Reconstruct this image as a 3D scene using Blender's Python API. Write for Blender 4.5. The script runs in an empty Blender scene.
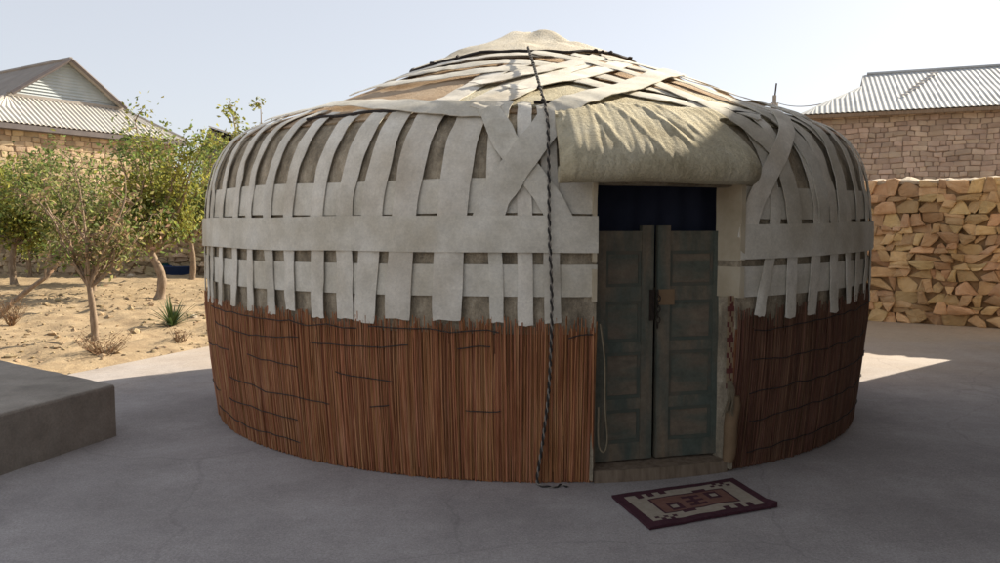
import bpy, math, random, bisect
from mathutils import Vector, noise
from math import sin, cos, radians, pi, atan2, hypot

C = bpy.context.scene
COL = C.collection
random.seed(7)

# ------------------------------------------------------------------ camera
cam_d = bpy.data.cameras.new('camera'); cam = bpy.data.objects.new('camera', cam_d); COL.objects.link(cam)
cam_d.sensor_width = 36.0; cam_d.lens = 28.26; cam_d.clip_start = 0.05; cam_d.clip_end = 3000
cam.location = (0, 0, 1.6)
cam.rotation_euler = (radians(90 - 3.97), 0, 0)
C.camera = cam

# ------------------------------------------------------------------ sky, sun, exposure
SUN_EL, SUN_AZ = 30.5, 52.0          # azimuth from +Y towards +X
w = bpy.data.worlds.new('World'); C.world = w; w.use_nodes = True
nt = w.node_tree; bg = nt.nodes['Background']
sky = nt.nodes.new('ShaderNodeTexSky'); sky.sky_type = 'NISHITA'; sky.sun_disc = False
sky.sun_elevation = radians(SUN_EL); sky.sun_rotation = radians(SUN_AZ)
sky.altitude = 200; sky.air_density = 1.0; sky.dust_density = 1.0; sky.ozone_density = 1.5
hs = nt.nodes.new('ShaderNodeHueSaturation'); hs.inputs['Saturation'].default_value = 0.56
tint = nt.nodes.new('ShaderNodeMix'); tint.data_type = 'RGBA'; tint.blend_type = 'MULTIPLY'; tint.inputs['Factor'].default_value = 1.0
tint.inputs['B'].default_value = (1.0, 0.955, 0.93, 1)          # dusty air
hz = nt.nodes.new('ShaderNodeMix'); hz.data_type = 'RGBA'; hz.inputs['Factor'].default_value = 0.62
hz.inputs['B'].default_value = (3.05, 3.65, 4.5, 1)                # even pale dust haze over the whole sky
nt.links.new(sky.outputs[0], hz.inputs['A']); nt.links.new(hz.outputs['Result'], hs.inputs['Color']); nt.links.new(hs.outputs[0], tint.inputs['A'])
nt.links.new(tint.outputs['Result'], bg.inputs[0]); bg.inputs[1].default_value = 0.068
sd = bpy.data.lights.new('sun', 'SUN'); so = bpy.data.objects.new('sun', sd); COL.objects.link(so)
sd.energy = 3.7; sd.angle = radians(0.5); sd.color = (1.0, 0.90, 0.74)
SV = Vector((cos(radians(SUN_EL)) * sin(radians(SUN_AZ)), cos(radians(SUN_EL)) * cos(radians(SUN_AZ)), sin(radians(SUN_EL))))
so.rotation_euler = SV.to_track_quat('Z', 'Y').to_euler(); so.location = SV * 60
C.view_settings.view_transform = 'Standard'; C.view_settings.look = 'None'
C.view_settings.exposure = 1.5; C.view_settings.gamma = 1.0; C.view_settings.use_curve_mapping = False
C.render.engine = 'CYCLES'
C.cycles.max_bounces = 8; C.cycles.transparent_max_bounces = 8

# ------------------------------------------------------------------ mesh helpers
class MB:
    def __init__(s): s.v = []; s.f = []; s.m = []
    def vert(s, p): s.v.append((p[0], p[1], p[2])); return len(s.v) - 1
    def face(s, idx, m=0): s.f.append(tuple(idx)); s.m.append(m)
    def grid(s, P, m=0, cu=False, cv=False):
        nu, nv = len(P), len(P[0]); b = len(s.v)
        for row in P:
            for p in row: s.vert(p)
        for i in range(nu if cu else nu - 1):
            for j in range(nv if cv else nv - 1):
                i2, j2 = (i + 1) % nu, (j + 1) % nv
                s.face((b + i * nv + j, b + i2 * nv + j, b + i2 * nv + j2, b + i * nv + j2), m)
    def slab(s, P, Q, m=0):
        """closed slab between two equal grids"""
        nu, nv = len(P), len(P[0]); b = len(s.v)
        for g in (P, Q):
            for row in g:
                for p in row: s.vert(p)
        n = nu * nv; I = lambda k, i, j: b + k * n + i * nv + j
        for i in range(nu - 1):
            for j in range(nv - 1):
                s.face((I(0, i, j), I(0, i + 1, j), I(0, i + 1, j + 1), I(0, i, j + 1)), m)
                s.face((I(1, i, j), I(1, i, j + 1), I(1, i + 1, j + 1), I(1, i + 1, j)), m)
        for i in range(nu - 1):
            s.face((I(0, i, 0), I(1, i, 0), I(1, i + 1, 0), I(0, i + 1, 0)), m)
            s.face((I(0, i, nv - 1), I(0, i + 1, nv - 1), I(1, i + 1, nv - 1), I(1, i, nv - 1)), m)
        for j in range(nv - 1):
            s.face((I(0, 0, j), I(0, 0, j + 1), I(1, 0, j + 1), I(1, 0, j)), m)
            s.face((I(0, nu - 1, j), I(1, nu - 1, j), I(1, nu - 1, j + 1), I(0, nu - 1, j + 1)), m)
    def box(s, o, ex, ey, ez, m=0):
        o, ex, ey, ez = Vector(o), Vector(ex), Vector(ey), Vector(ez)
        b = len(s.v)
        for k in range(8): s.vert(o + ex * (k & 1) + ey * (k >> 1 & 1) + ez * (k >> 2 & 1))
        for f in ((0, 2, 3, 1), (4, 5, 7, 6), (0, 1, 5, 4), (2, 6, 7, 3), (0, 4, 6, 2), (1, 3, 7, 5)):
            s.face([b + i for i in f], m)
    def tube(s, pts, rad, n=6, m=0, cap=True):
        pts = [Vector(p) for p in pts]
        if not isinstance(rad, (list, tuple)): rad = [rad] * len(pts)
        b = len(s.v); up = None
        for i, p in enumerate(pts):
            t = (pts[min(i + 1, len(pts) - 1)] - pts[max(i - 1, 0)])
            if t.length < 1e-9: t = Vector((0, 0, 1))
            t.normalize()
            if up is None: up = Vector((0, 0, 1)) if abs(t.z) < 0.9 else Vector((1, 0, 0))
            a = t.cross(up)
            if a.length < 1e-6: a = t.orthogonal()
            a.normalize(); up = a.cross(t); c = up
            for k in range(n):
                g = 2 * pi * k / n
                s.vert(p + (a * cos(g) + c * sin(g)) * rad[i])
        for i in range(len(pts) - 1):
            for k in range(n):
                s.face((b + i * n + k, b + i * n + (k + 1) % n, b + (i + 1) * n + (k + 1) % n, b + (i + 1) * n + k), m)
        if cap:
            s.face([b + k for k in range(n)][::-1], m); e = b + (len(pts) - 1) * n
            s.face([e + k for k in range(n)], m)
    def build(s, name, mats, parent=None, smooth=False):
        if not isinstance(mats, (list, tuple)): mats = [mats]
        off = Vector((0, 0, 0)); r = parent
        while r is not None: off += r.location; r = r.parent
        me = bpy.data.meshes.new(name)
        me.from_pydata([(p[0] - off.x, p[1] - off.y, p[2] - off.z) for p in s.v], [], s.f)
        for m in mats: me.materials.append(m)
        if any(s.m): me.polygons.foreach_set('material_index', s.m)
        if smooth:
            me.polygons.foreach_set('use_smooth', [True] * len(me.polygons)); me.set_sharp_from_angle(angle=radians(48))
        me.update()
        o = bpy.data.objects.new(name, me); COL.objects.link(o)
        if parent is not None: o.parent = parent
        return o

def tag(o, label=None, cat=None, group=None, kind=None):
    if label: o['label'] = label
    if cat: o['category'] = cat
    if group: o['group'] = group
    if kind: o['kind'] = kind
    return o
def thing(name, label, cat, loc=(0, 0, 0), group=None):
    o = bpy.data.objects.new(name, None); COL.objects.link(o); o.location = loc; o.empty_display_size = 0.2
    return tag(o, label, cat, group)
def rnd(a, b): return random.uniform(a, b)
def lerp(a, b, t): return a + (b - a) * t
def vl(a, b, t): return Vector(a) * (1 - t) + Vector(b) * t
def spline(pts, n):
    """Catmull-Rom through pts, about n samples per segment"""
    P = [Vector(p) for p in pts]; out = []
    for i in range(len(P) - 1):
        a, b, c, d = P[max(i - 1, 0)], P[i], P[i + 1], P[min(i + 2, len(P) - 1)]
        for k in range(n):
            t = k / n
            out.append(0.5 * ((2 * b) + (c - a) * t + (2 * a - 5 * b + 4 * c - d) * t * t + (3 * b - a - 3 * c + d) * t ** 3))
    out.append(P[-1]); return out

# ------------------------------------------------------------------ materials
def mat(name, cols, scale=5.0, rough=0.9, bump=0.3, bscale=40.0, detail=6.0, stretch=(1, 1, 1), island=0.0, dist=0.01,
        lo=0.3, hi=0.7, metal=0.0, trans=0.0, second=None, sscale=1.0, slo=0.45, shi=0.65, spec=0.3):
    """noise between several own colours of the thing, with bump; island: per-piece tone change"""
    m = bpy.data.materials.new(name); m.use_nodes = True; t = m.node_tree; N, L = t.nodes, t.links
    b = N['Principled BSDF']; b.inputs['Roughness'].default_value = rough; b.inputs['Metallic'].default_value = metal
    b.inputs['Specular IOR Level'].default_value = spec
    tc = N.new('ShaderNodeTexCoord'); mp = N.new('ShaderNodeMapping'); mp.inputs['Scale'].default_value = stretch
    L.new(tc.outputs['Object'], mp.inputs['Vector'])
    n1 = N.new('ShaderNodeTexNoise'); n1.inputs['Scale'].default_value = scale; n1.inputs['Detail'].default_value = detail
    n1.inputs['Roughness'].default_value = 0.62
    L.new(mp.outputs[0], n1.inputs['Vector'])
    rp = N.new('ShaderNodeValToRGB'); e = rp.color_ramp.elements
    e[0].position = lo; e[0].color = (*cols[0], 1); e[1].position = hi; e[1].color = (*cols[-1], 1)
    for i, c in enumerate(cols[1:-1]):
        q = e.new(lo + (hi - lo) * (i + 1) / (len(cols) - 1)); q.color = (*c, 1)
    L.new(n1.outputs['Fac'], rp.inputs['Fac']); col = rp.outputs['Color']
    if second:
        n2 = N.new('ShaderNodeTexNoise'); n2.inputs['Scale'].default_value = sscale; n2.inputs['Detail'].default_value = 5
        L.new(mp.outputs[0], n2.inputs['Vector'])
        r2 = N.new('ShaderNodeMapRange'); r2.inputs['From Min'].default_value = slo; r2.inputs['From Max'].default_value = shi
        L.new(n2.outputs['Fac'], r2.inputs['Value'])
        mx = N.new('ShaderNodeMix'); mx.data_type = 'RGBA'; L.new(r2.outputs[0], mx.inputs['Factor'])
        L.new(col, mx.inputs['A']); mx.inputs['B'].default_value = (*second, 1); col = mx.outputs['Result']
    if island:
        g = N.new('ShaderNodeNewGeometry'); mr = N.new('ShaderNodeMapRange')
        mr.inputs['To Min'].default_value = 1 - island; mr.inputs['To Max'].default_value = 1 + island
        L.new(g.outputs['Random Per Island'], mr.inputs['Value'])
        hv = N.new('ShaderNodeHueSaturation'); L.new(col, hv.inputs['Color']); L.new(mr.outputs[0], hv.inputs['Value'])
        mh = N.new('ShaderNodeMath'); mh.operation = 'MULTIPLY_ADD'; mh.inputs[1].default_value = 7.31; mh.inputs[2].default_value = 0.0
        fr = N.new('ShaderNodeMath'); fr.operation = 'FRACT'
        L.new(g.outputs['Random Per Island'], mh.inputs[0]); L.new(mh.outputs[0], fr.inputs[0])
        m2 = N.new('ShaderNodeMapRange'); m2.inputs['To Min'].default_value = 0.5 - 0.05 * island; m2.inputs['To Max'].default_value = 0.5 + 0.05 * island
        L.new(fr.outputs[0], m2.inputs['Value']); L.new(m2.outputs[0], hv.inputs['Hue'])
        col = hv.outputs['Color']
    L.new(col, b.inputs['Base Color'])
    if bump:
        nb = N.new('ShaderNodeTexNoise'); nb.inputs['Scale'].default_value = bscale; nb.inputs['Detail'].default_value = 8
        nb.inputs['Roughness'].default_value = 0.7
        L.new(mp.outputs[0], nb.inputs['Vector'])
        bp = N.new('ShaderNodeBump'); bp.inputs['Strength'].default_value = bump; bp.inputs['Distance'].default_value = dist
        L.new(nb.outputs['Fac'], bp.inputs['Height']); L.new(bp.outputs[0], b.inputs['Normal'])
    if trans:
        tr = N.new('ShaderNodeBsdfTranslucent'); L.new(col, tr.inputs['Color'])
        ms = N.new('ShaderNodeMixShader'); ms.inputs[0].default_value = trans
        L.new(b.outputs[0], ms.inputs[1]); L.new(tr.outputs[0], ms.inputs[2]); L.new(ms.outputs[0], N['Material Output'].inputs['Surface'])
    return m

M = {}
M['concrete'] = mat('concrete', [(.27, .245, .235), (.34, .31, .295), (.40, .37, .355)], scale=1.3, bump=.35, bscale=60, dist=.006, second=(.25, .225, .212), sscale=.55, slo=.5, shi=.75, detail=10)
M['step_concrete'] = mat('step_concrete', [(.20, .175, .145), (.275, .24, .20), (.33, .29, .245)], scale=2.2, bump=.4, bscale=50, dist=.008, detail=10)
M['earth'] = mat('earth', [(.34, .25, .16), (.42, .32, .21), (.48, .38, .26)], scale=.6, bump=.4, bscale=12, dist=.03)
M['soil'] = mat('soil', [(.22, .155, .09), (.33, .24, .14), (.41, .31, .19)], scale=3.0, bump=.6, bscale=22, dist=.03, second=(.30, .22, .13), sscale=1.2, slo=.52, shi=.7)
M['clod'] = mat('clod', [(.25, .18, .10), (.39, .295, .18)], scale=4, bump=.6, bscale=30, dist=.02, island=.25)
M['strap'] = mat('strap_cotton', [(.53, .49, .405), (.66, .62, .535), (.73, .70, .625)], scale=3.5, bump=.5, bscale=110, dist=.004, second=(.48, .42, .32), sscale=1.6, slo=.52, shi=.78, island=.11)
M['felt_wall'] = mat('felt_wall', [(.17, .14, .10), (.34, .285, .205), (.52, .445, .335)], scale=9, bump=.7, bscale=70, dist=.02, detail=10, stretch=(1, 1, .45))
M['felt_cream'] = mat('felt_cream', [(.50, .43, .28), (.63, .56, .39), (.71, .65, .49)], scale=5, bump=1.0, bscale=45, dist=.035, detail=10)
M['felt_reveal'] = mat('felt_reveal', [(.42, .35, .24), (.52, .45, .33), (.56, .51, .40)], scale=4, bump=.4, bscale=60, dist=.01)
M['felt_crown'] = mat('felt_crown', [(.46, .40, .30), (.60, .54, .43), (.67, .62, .52)], scale=4, bump=.8, bscale=45, dist=.025, detail=10)
M['felt_tan'] = mat('felt_tan', [(.34, .23, .14), (.47, .34, .22), (.55, .43, .30)], scale=4, bump=.9, bscale=40, dist=.03, detail=10, second=(.50, .45, .31), sscale=.45, slo=.5, shi=.6)
M['reed'] = mat('reed', [(.25, .098, .04), (.36, .158, .073), (.45, .23, .12)], scale=3, bump=.3, bscale=30, dist=.003, stretch=(6, 6, .6), island=.27, rough=.6)
M['reed_old'] = mat('reed_old', [(.09, .042, .025), (.145, .07, .042), (.20, .11, .068)], scale=3, bump=.3, bscale=30, dist=.003, stretch=(6, 6, .6), island=.27, rough=.65)  # old reeds darkened further: shade right of the door put into the colour
M['reed_back'] = mat('reed_back', [(.15, .06, .028), (.22, .095, .045)], scale=20, bump=0)
M['cord'] = mat('cord', [(.025, .02, .02), (.06, .05, .045)], scale=30, bump=.3, bscale=200, dist=.002)
M['cord_pale'] = mat('cord_pale', [(.14, .11, .07), (.22, .18, .12)], scale=30, bump=.3, bscale=200, dist=.002)
M['rope_dark'] = mat('rope_dark', [(.02, .018, .018), (.05, .045, .04)], scale=60, bump=.4, bscale=300, dist=.002)
M['rope_light'] = mat('rope_light', [(.18, .16, .14), (.28, .255, .22)], scale=60, bump=.4, bscale=300, dist=.002)
M['door_paint'] = mat('door_paint', [(.12, .115, .09), (.155, .13, .095), (.20, .15, .10)], scale=6, bump=.35, bscale=40, dist=.004, stretch=(3, 3, .6), second=(.085, .10, .082), sscale=2.2, slo=.45, shi=.62, rough=.75)
M['door_panel'] = mat('door_panel', [(.125, .105, .078), (.165, .132, .096), (.20, .155, .11)], scale=7, bump=.35, bscale=40, dist=.004, stretch=(.8, .8, 3), second=(.10, .108, .085), sscale=3.5, slo=.45, shi=.62, rough=.75)
M['door_bare'] = mat('door_bare', [(.18, .115, .065), (.24, .16, .09)], scale=8, bump=.3, bscale=50, dist=.004, rough=.7)
M['door_teal'] = mat('door_teal', [(.07, .088, .073), (.10, .10, .078)], scale=12, bump=.2, bscale=50, dist=.003, second=(.12, .10, .075), sscale=5, slo=.5, shi=.65, rough=.7)
M['wood'] = mat('wood', [(.13, .095, .065), (.20, .15, .105), (.25, .19, .14)], scale=6, bump=.4, bscale=40, dist=.005, stretch=(5, 5, .6))
M['iron'] = mat('iron', [(.03, .025, .022), (.07, .05, .04)], scale=30, bump=.2, bscale=90, rough=.55, metal=.6)
M['kilim_dark'] = mat('kilim_dark', [(.045, .014, .022), (.075, .025, .035)], scale=30, bump=.5, bscale=260, dist=.003)
M['kilim_cream'] = mat('kilim_cream', [(.30, .255, .195), (.39, .335, .265)], scale=30, bump=.5, bscale=260, dist=.003)
M['kilim_brown'] = mat('kilim_brown', [(.15, .07, .05), (.21, .105, .08)], scale=30, bump=.5, bscale=260, dist=.003)
M['woven_red'] = mat('woven_red', [(.10, .03, .025), (.15, .045, .04)], scale=40, bump=.3, bscale=200, dist=.002)
M['woven_cream'] = mat('woven_cream', [(.24, .17, .10), (.32, .24, .15)], scale=40, bump=.3, bscale=200, dist=.002)
M['rubble'] = mat('rubble_stone', [(.39, .245, .12), (.51, .34, .18), (.58, .42, .25)], scale=3.5, bump=.8, bscale=14, dist=.03, island=.30, detail=8)
M['navy_cloth'] = mat('navy_cloth', [(.016, .02, .04), (.026, .032, .06)], scale=3, bump=.3, bscale=90, dist=.003)  # dim navy of the shaded doorway interior, put into the colour
M['mortar'] = mat('mortar', [(.24, .155, .08), (.34, .23, .13)], scale=8, bump=.6, bscale=30, dist=.02)
M['cap'] = mat('mud_cap', [(.42, .34, .24), (.56, .48, .37)], scale=6, bump=.7, bscale=25, dist=.03)
M['far_stone'] = mat('far_stone', [(.36, .265, .165), (.45, .34, .22), (.52, .42, .29)], scale=2.5, bump=.7, bscale=12, dist=.03, island=.28)
M['far_mortar'] = mat('far_mortar', [(.22, .16, .105), (.30, .225, .15)], scale=6, bump=.5, bscale=20, dist=.03)
M['brick'] = mat('limestone_brick', [(.30, .235, .185), (.38, .30, .24), (.44, .36, .29)], scale=2.5, bump=.6, bscale=16, dist=.02, island=.22)
M['brick_mortar'] = mat('brick_mortar', [(.20, .15, .12), (.27, .21, .17)], scale=6, bump=.5, bscale=20, dist=.02)
M['roof_grey'] = mat('roof_sheet_grey', [(.30, .31, .31), (.38, .39, .385), (.43, .43, .42)], scale=1.5, bump=.2, bscale=20, dist=.006, second=(.26, .26, .25), sscale=.8, slo=.52, shi=.75, rough=.7)
M['roof_pale'] = mat('roof_sheet_pale', [(.50, .47, .42), (.60, .57, .51)], scale=1.5, bump=.2, bscale=20, dist=.006, rough=.6)
M['roof_brown'] = mat('roof_sheet_brown', [(.26, .235, .21), (.33, .30, .27)], scale=1.5, bump=.2, bscale=20, dist=.006, rough=.7)
M['siding'] = mat('siding', [(.40, .45, .47), (.50, .54, .55)], scale=2, bump=.1, bscale=20, rough=.6)
M['trim'] = mat('trim', [(.10, .085, .085), (.15, .13, .125)], scale=3, bump=.2, bscale=30, rough=.6)
M['plaster'] = mat('plaster', [(.36, .31, .26), (.45, .40, .34)], scale=1.2, bump=.4, bscale=30, dist=.01)
M['plaster_dark'] = mat('plaster_dark', [(.16, .135, .11), (.22, .19, .155)], scale=1.2, bump=.4, bscale=30, dist=.01)
M['glass'] = mat('window_glass', [(.03, .035, .04), (.05, .055, .06)], scale=2, bump=0, rough=.08, spec=.6)
M['white'] = mat('white_paint', [(.62, .61, .58), (.72, .71, .68)], scale=4, bump=.15, bscale=40)
M['bark'] = mat('bark', [(.15, .105, .07), (.26, .19, .13), (.34, .26, .19)], scale=8, bump=.6, bscale=30, dist=.01, stretch=(3, 3, .8))
M['leaf_a'] = mat('leaf_brown_green', [(.27, .245, .10), (.19, .22, .07)], scale=2, bump=0, island=.45, trans=.6, rough=.6)
M['leaf_b'] = mat('leaf_green', [(.135, .185, .05), (.185, .23, .07)], scale=2, bump=0, island=.45, trans=.6, rough=.55)
M['leaf_c'] = mat('leaf_yellow', [(.25, .27, .055), (.33, .31, .07)], scale=2, bump=0, island=.4, trans=.5, rough=.55)
M['leaf_d'] = mat('leaf_pink', [(.38, .24, .16), (.30, .24, .12)], scale=2, bump=0, island=.4, trans=.6, rough=.6)
M['leaf_e'] = mat('leaf_dark', [(.07, .11, .035), (.10, .14, .045)], scale=2, bump=0, island=.4, trans=.45, rough=.5)
M['dry'] = mat('dry_twig', [(.16, .09, .05), (.28, .18, .10)], scale=12, bump=.2, bscale=50, island=.3)
M['blade'] = mat('spiky_blade', [(.045, .085, .025), (.09, .13, .045)], scale=6, bump=.1, bscale=40, island=.3, trans=.2, rough=.5)
M['blue'] = mat('blue_plastic', [(.02, .04, .12), (.03, .06, .16)], scale=4, bump=.05, rough=.45)
M['teal'] = mat('teal_plastic', [(.02, .12, .12), (.03, .16, .15)], scale=4, bump=.05, rough=.45)
M['pole'] = mat('pole_concrete', [(.24, .22, .20), (.32, .30, .27)], scale=3, bump=.3, bscale=30)

def add_dust(m, col, y0, y1):
    """blown sand lying thicker towards the wall at the back of the yard"""
    t = m.node_tree; N, L = t.nodes, t.links; b = N['Principled BSDF']; old = b.inputs['Base Color'].links[0].from_socket
    tc = N.new('ShaderNodeTexCoord'); sp = N.new('ShaderNodeSeparateXYZ'); L.new(tc.outputs['Object'], sp.inputs[0])
    nz = N.new('ShaderNodeTexNoise'); nz.inputs['Scale'].default_value = 1.1; nz.inputs['Detail'].default_value = 8; L.new(tc.outputs['Object'], nz.inputs['Vector'])
    a = N.new('ShaderNodeMath'); a.operation = 'MULTIPLY_ADD'; a.inputs[1].default_value = 3.0; L.new(nz.outputs['Fac'], a.inputs[0]); L.new(sp.outputs['Y'], a.inputs[2])
    mr = N.new('ShaderNodeMapRange'); mr.inputs['From Min'].default_value = y0 + 1.5; mr.inputs['From Max'].default_value = y1 + 1.5; mr.inputs['To Max'].default_value = .85; L.new(a.outputs[0], mr.inputs['Value'])
    mx = N.new('ShaderNodeMix'); mx.data_type = 'RGBA'; L.new(mr.outputs[0], mx.inputs['Factor']); L.new(old, mx.inputs['A']); mx.inputs['B'].default_value = (*col, 1)
    L.new(mx.outputs['Result'], b.inputs['Base Color'])
add_dust(M['concrete'], (.40, .31, .215), 7.5, 11.5)

def add_speckle(m, s1, a1, s2, a2, cracks=0.0):
    """grit, pores and hairline cracks of the surface itself"""
    t = m.node_tree; N, L = t.nodes, t.links; b = N['Principled BSDF']; col = b.inputs['Base Color'].links[0].from_socket
    tc = N.new('ShaderNodeTexCoord')
    for s, a in ((s1, a1), (s2, a2)):
        n = N.new('ShaderNodeTexNoise'); n.inputs['Scale'].default_value = s; n.inputs['Detail'].default_value = 10; n.inputs['Roughness'].default_value = .75; L.new(tc.outputs['Object'], n.inputs['Vector'])
        mr = N.new('ShaderNodeMapRange'); mr.inputs['From Min'].default_value = .3; mr.inputs['From Max'].default_value = .7; mr.inputs['To Min'].default_value = 1 - a; mr.inputs['To Max'].default_value = 1 + a; L.new(n.outputs['Fac'], mr.inputs['Value'])
        hv = N.new('ShaderNodeHueSaturation'); L.new(col, hv.inputs['Color']); L.new(mr.outputs[0], hv.inputs['Value']); col = hv.outputs['Color']
    if cracks:
        w = N.new('ShaderNodeTexNoise'); w.inputs['Scale'].default_value = 1.5; w.inputs['Detail'].default_value = 6; L.new(tc.outputs['Object'], w.inputs['Vector'])
        ad = N.new('ShaderNodeMix'); ad.data_type = 'VECTOR'; ad.inputs['Factor'].default_value = .3; L.new(tc.outputs['Object'], ad.inputs['A']); L.new(w.outputs['Color'], ad.inputs['B'])
        v = N.new('ShaderNodeTexVoronoi'); v.feature = 'DISTANCE_TO_EDGE'; v.inputs['Scale'].default_value = .62; L.new(ad.outputs['Result'], v.inputs['Vector'])
        mr = N.new('ShaderNodeMapRange'); mr.inputs['From Max'].default_value = .006; mr.inputs['To Min'].default_value = 1 - cracks; mr.inputs['To Max'].default_value = 1; L.new(v.outputs['Distance'], mr.inputs['Value'])
        hv = N.new('ShaderNodeHueSaturation'); L.new(col, hv.inputs['Color']); L.new(mr.outputs[0], hv.inputs['Value']); col = hv.outputs['Color']
    L.new(col, b.inputs['Base Color'])
add_speckle(M['concrete'], 14, .10, 70, .30, .14)
add_speckle(M['concrete'], 3, .07, 180, .28)
add_speckle(M['step_concrete'], 7, .14, 60, .20, .0)
add_speckle(M['strap'], 6, .12, 60, .14)
add_speckle(M['felt_wall'], 14, .25, 60, .25)
add_speckle(M['felt_cream'], 8, .12, 60, .16)
add_speckle(M['door_paint'], 12, .22, 50, .15)
add_speckle(M['door_panel'], 12, .22, 50, .15)
add_speckle(M['soil'], 5, .15, 30, .2)

# ------------------------------------------------------------------ setting
def structure(name, mb, m, smooth=False): return tag(mb.build(name, m, None, smooth), kind='structure')

g = MB()
def slab_x(y): return -4.62 + (y - 8.65) * 0.386          # garden edge of the concrete yard
def gz(x, y):
    """terrain height"""
    d = slab_x(y) - x
    if d < 0.0 or y > 26: return -0.10
    k = min(1, d / 0.5)
    n = noise.noise(Vector((x * 1.3, y * 1.3, 1.7))) * .06 + noise.noise(Vector((x * 4.1, y * 4.1, 4.2))) * .06 + abs(noise.noise(Vector((x * 2.2, y * 2.2, 8)))) * .09 + noise.noise(Vector((x * .35, y * .35, 9))) * .05
    return -0.06 + k * (0.05 + n)
ys = [-3 + 0.16 * i for i in range(0, 184)]
P = []
for i in range(150):
    row = []
    for y in ys:
        x = slab_x(y) + 0.15 - 0.012 * i - 0.00105 * i * i if i else slab_x(y) + 0.25
        row.append((x, y, gz(x, y)))
    P.append(row)
g.grid(P)
structure('garden_soil', g, M['soil'], True)
g = MB(); g.grid([[(-900, -900, -.14), (-900, 1500, -.14)], [(900, -900, -.14), (900, 1500, -.14)]])
structure('ground', g, M['earth'])
g = MB()
P, Q = [], []
for i in range(61):
    y = -9 + i * 0.5; rp, rq = [], []
    for j in range(41):
        x0 = slab_x(y) + .02 * noise.noise(Vector((y * 1.7, 3, 0))); x1 = 16.0; x = x0 + (x1 - x0) * (j / 40) ** 1.5
        z = 0.004 * noise.noise(Vector((x * .9, y * .9, 0)))
        rp.append((x, y, z)); rq.append((x, y, -.12))
    P.append(rp); Q.append(rq)
g.slab(Q, P)
structure('concrete_yard', g, M['concrete'], False)

# clods of dug earth: nobody could count them
g = MB()
ICO = [(0, 0, 1), (.894, 0, .447), (.276, .851, .447), (-.724, .526, .447), (-.724, -.526, .447), (.276, -.851, .447),
       (.724, .526, -.447), (-.276, .851, -.447), (-.894, 0, -.447), (-.276, -.851, -.447), (.724, -.526, -.447), (0, 0, -1)]
ICF = [(0, 1, 2), (0, 2, 3), (0, 3, 4), (0, 4, 5), (0, 5, 1), (1, 6, 2), (2, 7, 3), (3, 8, 4), (4, 9, 5), (5, 10, 1),
       (2, 6, 7), (3, 7, 8), (4, 8, 9), (5, 9, 10), (1, 10, 6), (11, 7, 6), (11, 8, 7), (11, 9, 8), (11, 10, 9), (11, 6, 10)]
def lump(g, p, r, flat=.7, jit=.28, m=0):
    b = len(g.v); a = rnd(0, 6.28); sx, sy = rnd(.8, 1.3), rnd(.8, 1.2)
    for v in ICO:
        k = 1 + rnd(-jit, jit); x, y, z = v[0] * sx * k, v[1] * sy * k, v[2] * flat * k
        g.vert((p[0] + r * (x * cos(a) - y * sin(a)), p[1] + r * (x * sin(a) + y * cos(a)), p[2] + r * z))
    for f in ICF: g.face([b + i for i in f], m)
for k in range(5200):
    y = 6 + 16 * random.random() ** 1.4; x = slab_x(y) - .12 - 11 * random.random() ** 1.3
    if noise.noise(Vector((x * .7, y * .7, 5))) < -.12 and random.random() < .8: continue
    r = rnd(.01, .035) if random.random() < .94 else rnd(.04, .09)
    lump(g, (x, y, gz(x, y) + r * .15), r, .6, .42)
tag(g.build('soil_clods', M['clod']), 'dry pale clods of dug garden earth under the trees', 'soil', kind='stuff')

# concrete step block at the left edge
def step():
    g = MB(); A = Vector((-2.945, 5.94, 0)); e1 = Vector((-.275, -.96, 0)).normalized(); e2 = Vector((-1.56, 1.09, 0)).normalized()
    h = .4; b = .02
    base = [A, A + e2 * 2.6, A + e2 * 2.6 + e1 * 3.6, A + e1 * 3.6]
    cen = sum(base, Vector()) / 4
    rings = []
    for z, ins in ((-.05, 0), (h - b, 0), (h - b * .3, b * .35), (h, b)):
        ring = []
        for k in range(4):
            p, q = base[k], base[(k + 1) % 4]
            for t in range(40):
                c = vl(p, q, t / 40); d = (cen - c).normalized()
                c = c + d * ins + Vector((noise.noise(c * 5), noise.noise(c * 5 + Vector((9, 0, 0))), 0)) * .012 + Vector((noise.noise(c * 19 + Vector((0, 0, z * 9))), noise.noise(c * 19 + Vector((9, 0, z * 9))), 0)) * .006
                ring.append((c.x, c.y, z + (.005 * noise.noise(c * 4) if z > .2 else 0)))
        rings.append(ring)
    g.grid(rings, 0, False, True); n = 160; st = len(g.v) - n
    g.face([st + i for i in range(n)])
    tag(g.build('concrete_step', M['step_concrete']), 'low grey concrete block step at the left edge of the yard', 'step')
step()

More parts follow.
